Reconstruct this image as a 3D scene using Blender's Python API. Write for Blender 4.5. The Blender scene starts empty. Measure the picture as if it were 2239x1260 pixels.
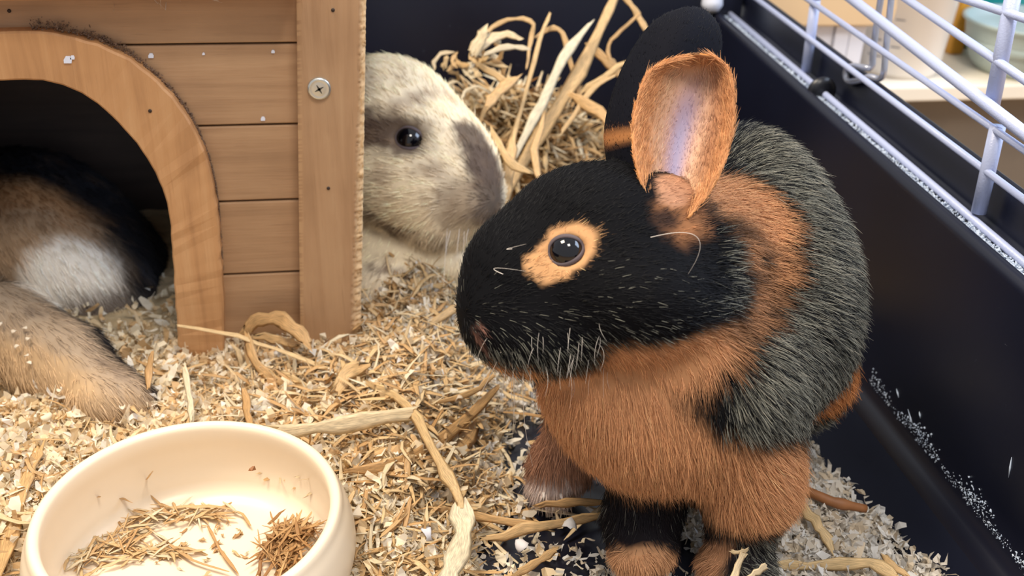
import bpy, math, random
import numpy as np

# ---------------------------------------------------------------- camera, world, lights, exposure
SC = bpy.context.scene
COL = SC.collection
FOC = 2300.0
CAMP = np.array([0.0, 0.0, 0.42])
_p, _y, _r = np.radians([28.5, 10.0, 2.0])
_F = np.array([np.sin(_y)*np.cos(_p), np.cos(_y)*np.cos(_p), -np.sin(_p)])
_R0 = np.array([np.cos(_y), -np.sin(_y), 0.0]); _U0 = np.cross(_R0, _F)
CR = _R0*np.cos(_r) + _U0*np.sin(_r); CU = -_R0*np.sin(_r) + _U0*np.cos(_r); CF = _F
CAX = np.stack([CR, CU, CF])                      # rows: right, up, forward

cd = bpy.data.cameras.new('camera'); cam = bpy.data.objects.new('camera', cd); COL.objects.link(cam)
cd.sensor_width = 36.0; cd.lens = FOC/2239*36.0; cd.clip_start = 0.02; cd.clip_end = 50
from mathutils import Matrix, Vector
M3 = np.stack([CR, CU, -CF], axis=1)
mw = Matrix([[*M3[i], CAMP[i]] for i in range(3)] + [[0, 0, 0, 1]])
cam.matrix_world = mw
cd.dof.use_dof = True; cd.dof.focus_distance = 0.56; cd.dof.aperture_fstop = 9.0
SC.camera = cam

W = bpy.data.worlds.new('World'); SC.world = W; W.use_nodes = True
W.node_tree.nodes['Background'].inputs[0].default_value = (0.93, 0.95, 1.0, 1)
W.node_tree.nodes['Background'].inputs[1].default_value = 0.5

def area(name, loc, target, size, power, col):
    d = bpy.data.lights.new(name, 'AREA'); d.shape = 'RECTANGLE'
    d.size, d.size_y = size; d.energy = power; d.color = col
    o = bpy.data.objects.new(name, d); COL.objects.link(o); o.location = loc
    o.rotation_euler = (Vector(target)-Vector(loc)).to_track_quat('-Z', 'Y').to_euler()
    return o
area('ceiling_or_fill_lamp', (-0.45, 0.62, 1.5), (-0.05, 0.6, 0), (0.45, 0.45), 21.0, (1.0, 0.87, 0.69))
area('ceiling_or_fill_lamp', (0.25, -0.15, 1.5), (0.1, 0.5, 0.05), (0.35, 0.35), 9.0, (1.0, 0.93, 0.84))  # added frontal fill light, not a lamp on the ceiling
area('daylight_window', (1.6, 0.55, 1.15), (0.3, 0.55, 0.1), (0.9, 0.8), 17.0, (0.62, 0.76, 1.0))
SC.view_settings.view_transform = 'Standard'; SC.view_settings.look = 'None'
SC.view_settings.gamma = 1.0; SC.view_settings.use_curve_mapping = False
SC.view_settings.exposure = 0.45
SC.cycles.max_bounces = 5; SC.cycles.diffuse_bounces = 3; SC.cycles.glossy_bounces = 2
SC.cycles.transmission_bounces = 2; SC.cycles.transparent_max_bounces = 4

FUR = 1.0        # strand density
rng = np.random.default_rng(7)
random.seed(7)

def P(x, y, d): return CAMP + ((x-1119.5)/FOC*CR - (y-630)/FOC*CU + CF)*d
def ray(x, y):
    return (x-1119.5)/FOC*CR - (y-630)/FOC*CU + CF
def atz(x, y, z): r = ray(x, y); return CAMP + r*((z-CAMP[2])/r[2])
def aty(x, y, Y): r = ray(x, y); return CAMP + r*((Y-CAMP[1])/r[1])
def atx(x, y, X): r = ray(x, y); return CAMP + r*((X-CAMP[0])/r[0])

# ---------------------------------------------------------------- object helpers
def tag(o, label=None, cat=None, group=None, kind=None):
    if label: o['label'] = label
    if cat: o['category'] = cat
    if group: o['group'] = group
    if kind: o['kind'] = kind
    return o
def link(name, data, mat=None, parent=None):
    o = bpy.data.objects.new(name, data); COL.objects.link(o)
    if mat is not None: data.materials.append(mat)
    if parent is not None: o.parent = parent
    return o
def mesh(name, v, f, mat=None, parent=None, smooth=True, attrs=None):
    me = bpy.data.meshes.new(name)
    me.from_pydata([tuple(map(float, a)) for a in v], [], [tuple(map(int, a)) for a in f])
    if smooth: me.polygons.foreach_set('use_smooth', [True]*len(me.polygons))
    if attrs:
        for k, (typ, arr) in attrs.items():
            a = me.attributes.new(k, typ, 'POINT')
            key = {'FLOAT': 'value', 'FLOAT_VECTOR': 'vector', 'FLOAT_COLOR': 'color'}[typ]
            a.data.foreach_set(key, np.asarray(arr, np.float32).ravel())
    me.update()
    return link(name, me, mat, parent)
def bigmesh(name, v, quads, mat=None, parent=None, smooth=True, attrs=None):
    """fast path: v (n,3), quads (m,4)"""
    v = np.asarray(v, np.float32); quads = np.asarray(quads, np.int32)
    me = bpy.data.meshes.new(name)
    me.vertices.add(len(v)); me.vertices.foreach_set('co', v.ravel())
    n, k = quads.shape
    me.loops.add(n*k); me.loops.foreach_set('vertex_index', quads.ravel())
    me.polygons.add(n); me.polygons.foreach_set('loop_start', np.arange(0, n*k, k, dtype=np.int32))
    me.polygons.foreach_set('loop_total', np.full(n, k, np.int32))
    me.polygons.foreach_set('use_smooth', np.full(n, smooth))
    me.update(calc_edges=True); me.validate()
    if attrs:
        for kk, (typ, arr) in attrs.items():
            a = me.attributes.new(kk, typ, 'POINT')
            key = {'FLOAT': 'value', 'FLOAT_VECTOR': 'vector', 'FLOAT_COLOR': 'color'}[typ]
            a.data.foreach_set(key, np.asarray(arr, np.float32).ravel())
    return link(name, me, mat, parent)
def bevel(o, w=0.001, seg=2, ang=40):
    m = o.modifiers.new('bevel', 'BEVEL'); m.width = w; m.segments = seg
    m.limit_method = 'ANGLE'; m.angle_limit = math.radians(ang); return o
def prism(name, poly, vec, mat, parent=None, bev=0.0008):
    """poly: list of 3-D points (front face), extruded by vec"""
    n = len(poly); poly = [np.array(p, float) for p in poly]; vec = np.array(vec, float)
    v = poly + [p+vec for p in poly]
    f = [tuple(range(n)), tuple(reversed(range(n, 2*n)))] + [(i, n+i, n+(i+1) % n, (i+1) % n) for i in range(n)]
    o = mesh(name, v, f, mat, parent, smooth=False)
    if bev: bevel(o, bev)
    return o
def box(name, lo, hi, mat, parent=None, bev=0.001):
    x0, y0, z0 = lo; x1, y1, z1 = hi
    return prism(name, [(x0, y0, z0), (x1, y0, z0), (x1, y0, z1), (x0, y0, z1)], (0, y1-y0, 0), mat, parent, bev)
def catmull(pts, n=6):
    pts = [np.array(p, float) for p in pts]; Q = [2*pts[0]-pts[1]] + pts + [2*pts[-1]-pts[-2]]
    out = []
    for i in range(1, len(Q)-2):
        for k in range(n):
            t = k/n
            a, b, c, d = Q[i-1], Q[i], Q[i+1], Q[i+2]
            out.append(.5*((2*b)+(-a+c)*t+(2*a-5*b+4*c-d)*t*t+(-a+3*b-3*c+d)*t**3))
    out.append(pts[-1]); return out
def tube_vf(path, rad, sides=8, caps=True):
    path = [np.array(p, float) for p in path]; n = len(path)
    rad = [rad]*n if np.isscalar(rad) else list(rad)
    v, f = [], []
    up = None
    for i, p in enumerate(path):
        t = path[min(i+1, n-1)]-path[max(i-1, 0)]; t = t/(np.linalg.norm(t)+1e-9)
        if up is None:
            up = np.cross(t, [0, 0, 1.0])
            if np.linalg.norm(up) < .1: up = np.cross(t, [1.0, 0, 0])
        up = up-t*np.dot(up, t); up /= np.linalg.norm(up)+1e-9
        w = np.cross(t, up)
        for s in range(sides):
            a = 2*math.pi*s/sides
            v.append(p+rad[i]*(math.cos(a)*up+math.sin(a)*w))
    for i in range(n-1):
        for s in range(sides):
            f.append((i*sides+s, i*sides+(s+1) % sides, (i+1)*sides+(s+1) % sides, (i+1)*sides+s))
    if caps: f += [tuple(reversed(range(sides))), tuple(range((n-1)*sides, n*sides))]
    return v, f
def tube(name, path, rad, mat, parent=None, sides=10):
    v, f = tube_vf(path, rad, sides); return mesh(name, v, f, mat, parent)
def lathe(name, prof, c, mat, parent=None, seg=64, sx=1, sy=1, close=False):
    v, f = [], []; m = len(prof)
    for s in range(seg):
        a = 2*math.pi*s/seg
        for r, z in prof: v.append((c[0]+sx*r*math.cos(a), c[1]+sy*r*math.sin(a), c[2]+z))
    for s in range(seg):
        for k in range(m if close else m-1):
            k2 = (k+1) % m; s2 = (s+1) % seg
            f.append((s*m+k, s2*m+k, s2*m+k2, s*m+k2))
    return mesh(name, v, f, mat, parent)
def oriented(C, ax, local):
    """local (n,3) in axes rows ax around centre C"""
    return np.asarray(C)+np.asarray(local) @ np.asarray(ax)

# ---------------------------------------------------------------- materials
class NT:
    def __init__(s, name):
        s.m = bpy.data.materials.new(name); s.m.use_nodes = True; s.t = s.m.node_tree
        s.b = s.t.nodes['Principled BSDF']
    def n(s, typ, **kw):
        nd = s.t.nodes.new(typ)
        for k, v in kw.items():
            if k in nd.inputs: nd.inputs[k].default_value = v
            else: setattr(nd, k, v)
        return nd
    def l(s, a, b): s.t.links.new(a, b)
    def set(s, **kw):
        for k, v in kw.items(): s.b.inputs[k.replace('_', ' ')].default_value = v
        return s
def rgb(r, g, b):
    f = lambda c: ((c/255+.055)/1.055)**2.4 if c/255 > .04045 else c/255/12.92
    return (f(r), f(g), f(b), 1)
def simple(name, col, rough=.5, spec=.5, metal=0.0, noise=None, bump=None):
    t = NT(name); t.set(Base_Color=col, Roughness=rough, Specular_IOR_Level=spec, Metallic=metal)
    if noise or bump:
        tc = t.n('ShaderNodeTexCoord')
    if noise:
        sc, amt = noise
        nz = t.n('ShaderNodeTexNoise', Scale=sc, Detail=6.0)
        t.l(tc.outputs['Object'], nz.inputs['Vector'])
        mx = t.n('ShaderNodeMix', data_type='RGBA')
        mx.inputs[6].default_value = tuple(c*(1-amt) for c in col[:3])+(1,)
        mx.inputs[7].default_value = tuple(min(1, c*(1+amt)) for c in col[:3])+(1,)
        t.l(nz.outputs[0], mx.inputs[0]); t.l(mx.outputs[2], t.b.inputs['Base Color'])
    if bump:
        sc, st = bump
        nz = t.n('ShaderNodeTexNoise', Scale=sc, Detail=5.0); t.l(tc.outputs['Object'], nz.inputs['Vector'])
        bp = t.n('ShaderNodeBump', Strength=st, Distance=.002)
        t.l(nz.outputs[0], bp.inputs['Height']); t.l(bp.outputs[0], t.b.inputs['Normal'])
    return t.m
def wood(name, dark, mid, light, axis='X', worn=None, sheen=.35):
    """painted pine; grain runs along the axis"""
    t = NT(name); tc = t.n('ShaderNodeTexCoord')
    mp = t.n('ShaderNodeMapping'); s = {'X': (5, 60, 90), 'Z': (90, 60, 5)}[axis]
    mp.inputs['Scale'].default_value = s; t.l(tc.outputs['Object'], mp.inputs['Vector'])
    n1 = t.n('ShaderNodeTexNoise', Scale=1.0, Detail=8.0, Roughness=.6, Distortion=.6); t.l(mp.outputs[0], n1.inputs['Vector'])
    n2 = t.n('ShaderNodeTexNoise', Scale=14.0, Detail=4.0); t.l(tc.outputs['Object'], n2.inputs['Vector'])
    cr = t.n('ShaderNodeValToRGB'); e = cr.color_ramp.elements
    e[0].position = .28; e[0].color = dark; e[1].position = .72; e[1].color = light
    m_ = e.new(.5); m_.color = mid
    ad = t.n('ShaderNodeMath', operation='MULTIPLY_ADD'); ad.inputs[1].default_value = .55; ad.inputs[2].default_value = 0
    t.l(n1.outputs[0], ad.inputs[0])
    ad2 = t.n('ShaderNodeMath', operation='MULTIPLY_ADD'); ad2.inputs[1].default_value = .45
    t.l(n2.outputs[0], ad2.inputs[0]); t.l(ad.outputs[0], ad2.inputs[2]); t.l(ad2.outputs[0], cr.inputs[0])
    col = cr.outputs[0]
    # fine scratches / dark pores
    n3 = t.n('ShaderNodeTexNoise', Scale=3.0, Detail=3.0)
    mp2 = t.n('ShaderNodeMapping'); mp2.inputs['Scale'].default_value = {'X': (12, 60, 220), 'Z': (220, 60, 12)}[axis]
    t.l(tc.outputs['Object'], mp2.inputs['Vector']); t.l(mp2.outputs[0], n3.inputs['Vector'])
    rp = t.n('ShaderNodeMapRange'); rp.inputs[1].default_value = .64; rp.inputs[2].default_value = .74
    t.l(n3.outputs[0], rp.inputs[0])
    mu = t.n('ShaderNodeMix', data_type='RGBA'); mf = t.n('ShaderNodeMath', operation='MULTIPLY'); mf.inputs[1].default_value = .35
    t.l(rp.outputs[0], mf.inputs[0]); t.l(mf.outputs[0], mu.inputs[0]); t.l(col, mu.inputs[6]); mu.inputs[7].default_value = dark
    col = mu.outputs[2]
    if worn:
        at = t.n('ShaderNodeAttribute', attribute_name='wear')
        mw_ = t.n('ShaderNodeMix', data_type='RGBA'); t.l(at.outputs['Fac'], mw_.inputs[0]); t.l(col, mw_.inputs[6]); mw_.inputs[7].default_value = worn
        col = mw_.outputs[2]
    t.l(col, t.b.inputs['Base Color']); t.set(Roughness=.55, Specular_IOR_Level=sheen)
    bp = t.n('ShaderNodeBump', Strength=.25, Distance=.0008); t.l(n3.outputs[0], bp.inputs['Height']); t.l(bp.outputs[0], t.b.inputs['Normal'])
    return t.m
M = {}
M['board'] = wood('board_wood', rgb(140, 108, 80), rgb(174, 138, 104), rgb(194, 158, 122), 'X')
M['trim'] = wood('trim_wood', rgb(156, 112, 74), rgb(192, 144, 98), rgb(208, 164, 118), 'Z')
M['post'] = wood('post_wood', rgb(148, 112, 80), rgb(178, 140, 104), rgb(196, 160, 122), 'Z', worn=rgb(228, 190, 142))
M['dirt'] = simple('grey_dust', rgb(122, 100, 84), .9, .1, noise=(300, .3))
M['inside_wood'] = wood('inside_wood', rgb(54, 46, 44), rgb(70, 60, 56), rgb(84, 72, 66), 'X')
M['screw'] = simple('zinc_steel', rgb(205, 205, 198), .32, .5, .85)
M['slot'] = simple('screw_slot', rgb(90, 88, 82), .5, .4, .6)
M['nail'] = simple('nail_head', rgb(50, 34, 24), .7)
M['ceramic'] = simple('cream_glazed_ceramic', rgb(236, 218, 192), .32, .45, noise=(9, .05))
M['wire'] = simple('pale_blue_painted_wire', rgb(178, 188, 222), .35, .5, bump=(900, .15))
M['steel'] = simple('bare_steel_wire', rgb(175, 178, 190), .3, .6, .55)
M['clip'] = simple('white_plastic', rgb(225, 230, 245), .4)
M['knob'] = simple('black_plastic', rgb(22, 23, 30), .35)

def tray_mat():
    t = NT('black_plastic_blue_sheen'); tc = t.n('ShaderNodeTexCoord')
    n1 = t.n('ShaderNodeTexNoise', Scale=7.0, Detail=6.0); t.l(tc.outputs['Object'], n1.inputs['Vector'])
    mx = t.n('ShaderNodeMix', data_type='RGBA'); mx.inputs[6].default_value = rgb(10, 11, 19); mx.inputs[7].default_value = rgb(18, 22, 42)  # black plastic; its blue daylight sheen is mixed into the base colour
    t.l(n1.outputs[0], mx.inputs[0])
    # fine pale scratches and dust specks
    n2 = t.n('ShaderNodeTexNoise', Scale=160.0, Detail=2.0, Distortion=1.2); t.l(tc.outputs['Object'], n2.inputs['Vector'])
    r2 = t.n('ShaderNodeMapRange'); r2.inputs[1].default_value = .76; r2.inputs[2].default_value = .80; t.l(n2.outputs[0], r2.inputs[0])
    mm = t.n('ShaderNodeMath', operation='MULTIPLY'); mm.inputs[1].default_value = .4; t.l(r2.outputs[0], mm.inputs[0])
    m2 = t.n('ShaderNodeMix', data_type='RGBA'); t.l(mm.outputs[0], m2.inputs[0]); t.l(mx.outputs[2], m2.inputs[6]); m2.inputs[7].default_value = rgb(120, 125, 140)
    t.l(m2.outputs[2], t.b.inputs['Base Color'])
    rr = t.n('ShaderNodeMapRange'); rr.inputs[3].default_value = .22; rr.inputs[4].default_value = .42; t.l(n1.outputs[0], rr.inputs[0]); t.l(rr.outputs[0], t.b.inputs['Roughness'])
    return t.m
M['tray'] = tray_mat()
def residue_mat():
    t = NT('chalky_residue'); tc = t.n('ShaderNodeTexCoord')
    n1 = t.n('ShaderNodeTexNoise', Scale=220.0, Detail=4.0); t.l(tc.outputs['Object'], n1.inputs['Vector'])
    mx = t.n('ShaderNodeMix', data_type='RGBA'); mx.inputs[6].default_value = rgb(130, 150, 180); mx.inputs[7].default_value = rgb(225, 234, 246)
    t.l(n1.outputs[0], mx.inputs[0]); t.l(mx.outputs[2], t.b.inputs['Base Color']); t.set(Roughness=.85)
    return t.m
M['residue'] = residue_mat()
def straw_mat():
    t = NT('straw')
    at = t.n('ShaderNodeAttribute', attribute_name='strip'); rn = t.n('ShaderNodeAttribute', attribute_name='rnd')
    cr = t.n('ShaderNodeValToRGB'); el = cr.color_ramp.elements
    el[0].position = 0; el[0].color = rgb(178, 128, 78)
    el[1].position = 1; el[1].color = rgb(250, 240, 214)
    for p, c in ((.25, rgb(214, 168, 112)), (.5, rgb(234, 194, 138)), (.75, rgb(246, 216, 164))):
        q = el.new(p); q.color = c
    t.l(rn.outputs['Fac'], cr.inputs[0])
    mp = t.n('ShaderNodeMapping'); mp.inputs['Scale'].default_value = (9, 1.3, 1); t.l(at.outputs['Vector'], mp.inputs['Vector'])
    nz = t.n('ShaderNodeTexNoise', Scale=2.0, Detail=5.0); t.l(mp.outputs[0], nz.inputs['Vector'])
    rr = t.n('ShaderNodeMapRange'); rr.inputs[1].default_value = .35; rr.inputs[2].default_value = .65; rr.inputs[3].default_value = .62; rr.inputs[4].default_value = 1.08
    t.l(nz.outputs[0], rr.inputs[0])
    mu = t.n('ShaderNodeVectorMath', operation='SCALE'); t.l(cr.outputs[0], mu.inputs[0]); t.l(rr.outputs[0], mu.inputs['Scale'])
    t.l(mu.outputs[0], t.b.inputs['Base Color']); t.set(Roughness=.5, Specular_IOR_Level=.4)
    bp = t.n('ShaderNodeBump', Strength=.3, Distance=.0005); t.l(nz.outputs[0], bp.inputs['Height']); t.l(bp.outputs[0], t.b.inputs['Normal'])
    tr = t.n('ShaderNodeBsdfTranslucent'); t.l(mu.outputs[0], tr.inputs['Color']); mx = t.n('ShaderNodeMixShader'); mx.inputs[0].default_value = .35
    t.l(t.b.outputs[0], mx.inputs[1]); t.l(tr.outputs[0], mx.inputs[2]); t.l(mx.outputs[0], t.t.nodes['Material Output'].inputs['Surface'])
    return t.m
M['straw'] = straw_mat()
def attr_mat(name, rough=.6, spec=.3, a='tint'):
    t = NT(name); at = t.n('ShaderNodeAttribute', attribute_name=a); t.l(at.outputs['Color'], t.b.inputs['Base Color'])
    t.set(Roughness=rough, Specular_IOR_Level=spec); return t.m
def shaving_mat():
    t = NT('wood_shaving'); at = t.n('ShaderNodeAttribute', attribute_name='tint'); t.l(at.outputs['Color'], t.b.inputs['Base Color'])
    t.set(Roughness=.6, Specular_IOR_Level=.25); tr = t.n('ShaderNodeBsdfTranslucent'); t.l(at.outputs['Color'], tr.inputs['Color'])
    mx = t.n('ShaderNodeMixShader'); mx.inputs[0].default_value = .4; o = t.t.nodes['Material Output']
    t.l(t.b.outputs[0], mx.inputs[1]); t.l(tr.outputs[0], mx.inputs[2]); t.l(mx.outputs[0], o.inputs['Surface']); return t.m
M['shaving'] = shaving_mat()
M['skin'] = attr_mat('rabbit_skin', .8, .1)
M['fur'] = attr_mat('rabbit_fur', .6, .22)
M['whisker'] = simple('whisker', rgb(215, 205, 195), .4)
def eye_mat():
    t = NT('glossy_dark_eye'); t.set(Base_Color=rgb(10, 9, 14), Roughness=.03, Specular_IOR_Level=.5)
    t.b.inputs['Coat Weight'].default_value = .15; t.b.inputs['Coat Roughness'].default_value = .02
    return t.m
M['eye'] = eye_mat()
M['lid'] = simple('eyelid_skin', rgb(70, 60, 62), .45)

# ---------------------------------------------------------------- surroundings of the cage
M['bench'] = simple('pale_worktop', rgb(236, 226, 208), .45, noise=(6, .06))
M['floor'] = simple('tan_floor', rgb(205, 170, 130), .5, noise=(12, .1))
M['underside'] = simple('grey_brown_panel', rgb(110, 98, 84), .7, noise=(30, .12))
FZ = float(aty(2225, 470, 1.05)[2])
fl = box('floor', (-2.5, -1.5, FZ-.04), (3.5, 4.0, FZ), M['floor'], None, 0); tag(fl, kind='structure')
# ---SHELF---
st = box('floor_plinth', (-.44, .10, FZ), (.385, 1.0, -.0075), M['underside'], None, .002); tag(st, kind='structure')
SH = tag(link('shelf', None), 'low white shelf unit with a grey brown front panel behind the cage wires', 'shelf')
SY = 1.02
zt = aty(2030, 190, SY)[2]; zl = aty(2030, 222, SY)[2]
box('shelf_board', (0.30, SY, zl), (1.5, 1.75, zt), M['bench'], SH, .002)
box('front_panel', (0.32, SY+.03, FZ), (1.48, SY+.05, zl), M['underside'], SH, .001)
def on_shelf(px, py): p = atz(px, py, zt); return p
# white jug with measuring marks
M['jug'] = simple('white_plastic_jug', rgb(236, 228, 218), .35)
M['mark'] = simple('grey_print', rgb(150, 148, 150), .6)
pj = on_shelf(1958, 150); jr = 88/FOC*np.dot(pj-CAMP, CF)
J = tag(link('measuring_jug', None), 'white plastic measuring jug with faint grey scale marks on the shelf', 'jug'); J.location = tuple(pj)
hh = .26
jb = lathe('body', [(0, 0.0), (jr*.93, 0), (jr, .006), (jr*1.35, hh), (jr*1.38, hh), (jr*1.33, hh-.003), (jr*.97, .01), (0, .008)], (0, 0.0, 0), M['jug'], J, 48)
def on_jug(ang, z, w, h_, nm='scale_mark'):
    a0 = ang; v = []
    for zz in (z, z+h_):
        r = jr*(1+.35*(zz/hh))*1.004
        for k in range(5):
            a = a0+(k/4-.5)*w/r; v.append((r*math.cos(a), r*math.sin(a), zz))
    f = [(k, k+1, k+6, k+5) for k in range(4)]
    o = mesh(nm, v, f, M['mark'], J); return o
fa = math.atan2(-pj[1], -pj[0])
for k in range(7): on_jug(fa-.55, .022+k*.018, .012 if k % 2 else .018, .0016)
for k in range(3): on_jug(fa-.1, .035+k*.03, .010, .0014)
dj = np.dot(pj-CAMP, CF)
tube('handle', catmull([P(a, b, dj+.02)-pj for a, b in ((2040, -70), (2066, -50), (2074, -10), (2072, 35), (2063, 68), (2044, 74), (2020, 70))], 5), .0055, M['jug'], J, 12)
# white box with a seam, beige box standing on it
M['whitebox'] = simple('white_card', rgb(232, 232, 240), .5)
M['beige'] = simple('beige_card', rgb(222, 190, 148), .55, noise=(8, .06))
b0 = on_shelf(1700, 196); b1 = on_shelf(1868, 200)
bx = tag(link('carton', None), 'white carton with a vertical seam standing left of the measuring jug', 'box')
by = b1[1]+.02; btop = aty(1800, 58, by)[2]
bx0 = aty(1690, 150, by)[0]; bx1 = aty(1878, 150, by)[0]; bxm = aty(1812, 150, by)[0]
box('side', (bx0, by+.003, zt), (bxm, by+.12, btop), M['whitebox'], bx, .001)
box('front', (bxm+.0006, by, zt), (aty(1844, 150, by)[0], by+.12, btop), M['whitebox'], bx, .001)
box('front', (aty(1845, 150, by)[0], by, zt), (bx1, by+.12, btop), M['whitebox'], bx, .001)
bg = tag(prism('storage_box', [aty(1640, 58, by-.01), aty(1935, 58, by-.01), aty(1955, 45, by-.01), aty(1962, 20, by-.01), aty(1968, -90, by-.01), aty(1640, -90, by-.01)], (0, .11, 0), M['beige'], None, .002), 'beige box with a rounded corner standing on top of the white carton', 'box')
# grey-green basin, teal tub with a clasp, orange packet
M['basin'] = simple('grey_green_plastic', rgb(168, 182, 178), .4)
M['teal'] = simple('teal_plastic', rgb(20, 140, 138), .4)
M['orange'] = simple('ochre_card', rgb(214, 152, 48), .55)
pb = on_shelf(2228, 172); db = np.dot(pb-CAMP, CF)/FOC; rb = 118*db
BS = tag(link('washing_up_basin', None), 'translucent grey green basin with a flared lip at the shelf end', 'basin'); BS.location = tuple(pb+np.array([0.02, rb*.55, 0]))
lathe('bowl', [(0, .001), (rb*.8, .001), (rb*.95, .012), (rb*1.10, .040), (rb*1.13, .052), (rb*1.2, .055), (rb*1.2, .058), (rb*1.11, .057), (rb*1.06, .044), (rb*.9, .016), (0, .006)], (0, 0, 0), M['basin'], BS, 56)
lathe('raised_band', [(rb*1.06, .027), (rb*1.085, .028), (rb*1.10, .034), (rb*1.085, .036)], (0, 0, 0), M['basin'], BS, 56)
pt = on_shelf(2215, 60)
tb = tag(link('storage_tub', None), 'teal plastic tub with a metal clasp behind the grey green basin', 'tub')
ty = pb[1]+rb*1.9
tx0 = aty(2130, 30, ty)[0]; tx1 = tx0+.16
box('body', (tx0, ty, zt), (tx1, ty+.1, zt+.2), M['teal'], tb, .004)
cx = aty(2180, 12, ty)[0]; cz = aty(2180, 12, ty)[2]
box('clasp', (cx-.013, ty-.004, cz-.004), (cx+.016, ty, cz+.002), M['steel'], tb, .001)
tube('clasp_wire', [(cx-.006, ty-.005, cz-.002), (cx-.002, ty-.007, cz-.014), (cx+.004, ty-.007, cz-.014), (cx+.008, ty-.005, cz-.002)], .0018, M['steel'], tb, 8)
ox0 = aty(2096, 30, ty-.02)[0]; ox1 = aty(2128, 30, ty-.02)[0]
tag(box('packet', (ox0, ty-.02, zt), (ox1, ty+.08, zt+.21), M['orange'], None, .003), 'ochre card packet wedged between the jug and the teal tub', 'packet')

# ---------------------------------------------------------------- cage: tray, wires, latch
CG = tag(link('cage', None), 'rabbit cage with a black plastic tray tinted for a blue sheen and pale blue wire sides', 'cage')
TX0, TX1, TY0, TY1 = -0.42, 0.362, 0.12, 0.985
SL = 0.031                                   # the rim sags a little towards the near end
def sag(y): return SL*(y-0.7)
prof = [(-.016, 0.0), (-.006, .004), (-.001, .012), (0, .03), (0.0, .158), (.0015, .1635), (.006, .165), (.009, .163), (.0105, .1585), (.030, .157), (.0325, .160), (.0335, .186), (.0355, .1885), (.0385, .187), (.0395, .150), (.037, .146), (.006, .144), (.004, .006), (.0, -.006), (-.016, -.006)]
def extr(name, prof, ys, pos, side):
    v, f = [], []; m = len(prof)
    for y in ys:
        for a, z in prof:
            zz = z + (sag(y) if side == 'x' and z > .1 else 0) + (sag(TY1) if side != 'x' and z > .1 else 0)
            v.append((pos+a, y, zz) if side == 'x' else ((y, pos+a, zz*1.16)))
    for i in range(len(ys)-1):
        for k in range(m):
            f.append((i*m+k, i*m+(k+1) % m, (i+1)*m+(k+1) % m, (i+1)*m+k))
    return v, f
v1, f1 = extr('t', prof, np.linspace(TY0, TY1+.03, 12), TX1, 'x')
mesh('side_wall', v1, f1, M['tray'], CG)
v2, f2 = extr('t', prof, np.linspace(TX0, TX1+.03, 12), TY1, 'y')
mesh('back_wall', v2, [tuple(reversed(q)) for q in f2], M['tray'], CG)
box('tray_floor', (TX0, TY0, -.006), (TX1+.002, TY1+.002, 0.0), M['tray'], CG, 0)
# near and left walls (outside the view)
box('side_wall', (TX0-.004, TY0, -.006), (TX0, TY1, .16), M['tray'], CG, 0)
# wires: five along the side, two uprights
WX = TX1+.020
def wire_along(pxa, pxb, X, rad, nm='wire', ext=1.0):
    a, b = atx(*pxa, X), atx(*pxb, X)
    d = (b-a); t_end = (TY1+.015-a[1])/d[1]
    return tube(nm, [a+d*t_end, (a+b)/2, b+d*.35], rad, M['wire'], CG, 12)
wire_along((1560, 0), (2239, 575), WX-.001, .0027)
wire_along((1657, 0), (2057, 300), WX, .0022)
wire_along((1768, 0), (2199, 300), WX, .0022)
wire_along((1865, 0), (2239, 291), WX-.004, .0037)
wire_along((1985, 0), (2239, 174), WX, .0026)
wire_along((2115, 0), (2239, 40), WX, .0026)
def upright(pa, pb, X, rad):
    a, b = atx(*pa, X), atx(*pb, X); return tube('upright_wire', [a, b], rad, M['wire'], CG, 12)
upright((1762, 158), (1783, 0), WX+.004, .0042)
upright((1783, 0), (1800, -160), WX+.004, .0042)
upright((2140, 465), (2182, 275), WX+.002, .0046)
upright((2168, 235), (2225, -60), WX+.002, .0046)
# bent steel hook of the door
hk = [(1932, -40), (1916, 60), (1909, 120), (1906, 146), (1890, 148), (1868, 144), (1852, 150), (1849, 166), (1856, 178), (1880, 176), (1900, 168), (1922, 172), (1932, 160), (1936, 120), (1942, 60), (1953, -40)]
tube('door_hook', catmull([atx(a, b, WX+.010 if 3 < i < 11 else WX+.014) for i, (a, b) in enumerate(hk)], 5), .0024, M['steel'], CG, 10)
# black round stopper on the rail, white clip in the corner
kp = atx(1796, 200, WX-.003); kt = np.array([0, 1.0, SL]); kt /= np.linalg.norm(kt)
ku = np.cross(kt, [1.0, 0, 0]); kax = np.stack([np.array([1.0, 0, 0]), ku, kt])
kv, kf = [], []
for i, (r_, t_) in enumerate([(.0, -.004), (.007, -.0036), (.0120, -.001), (.0120, .001), (.006, .003), (.0045, .006), (.0, .007)]):
    for s in range(20):
        a = 2*math.pi*s/20; kv.append(oriented(kp, kax, (r_*math.cos(a), r_*math.sin(a), t_)))
for i in range(6):
    for s in range(20): kf.append((i*20+s, i*20+(s+1) % 20, (i+1)*20+(s+1) % 20, (i+1)*20+s))
mesh('stopper', kv, kf, M['knob'], CG)
c0 = P(1557, -60, 1.02); c1 = P(1557, 12, 1.02)
tube('corner_clip', [c0, c1, P(1557, 26, 1.02)], [.0105, .0105, .006], M['clip'], CG, 14)
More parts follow.
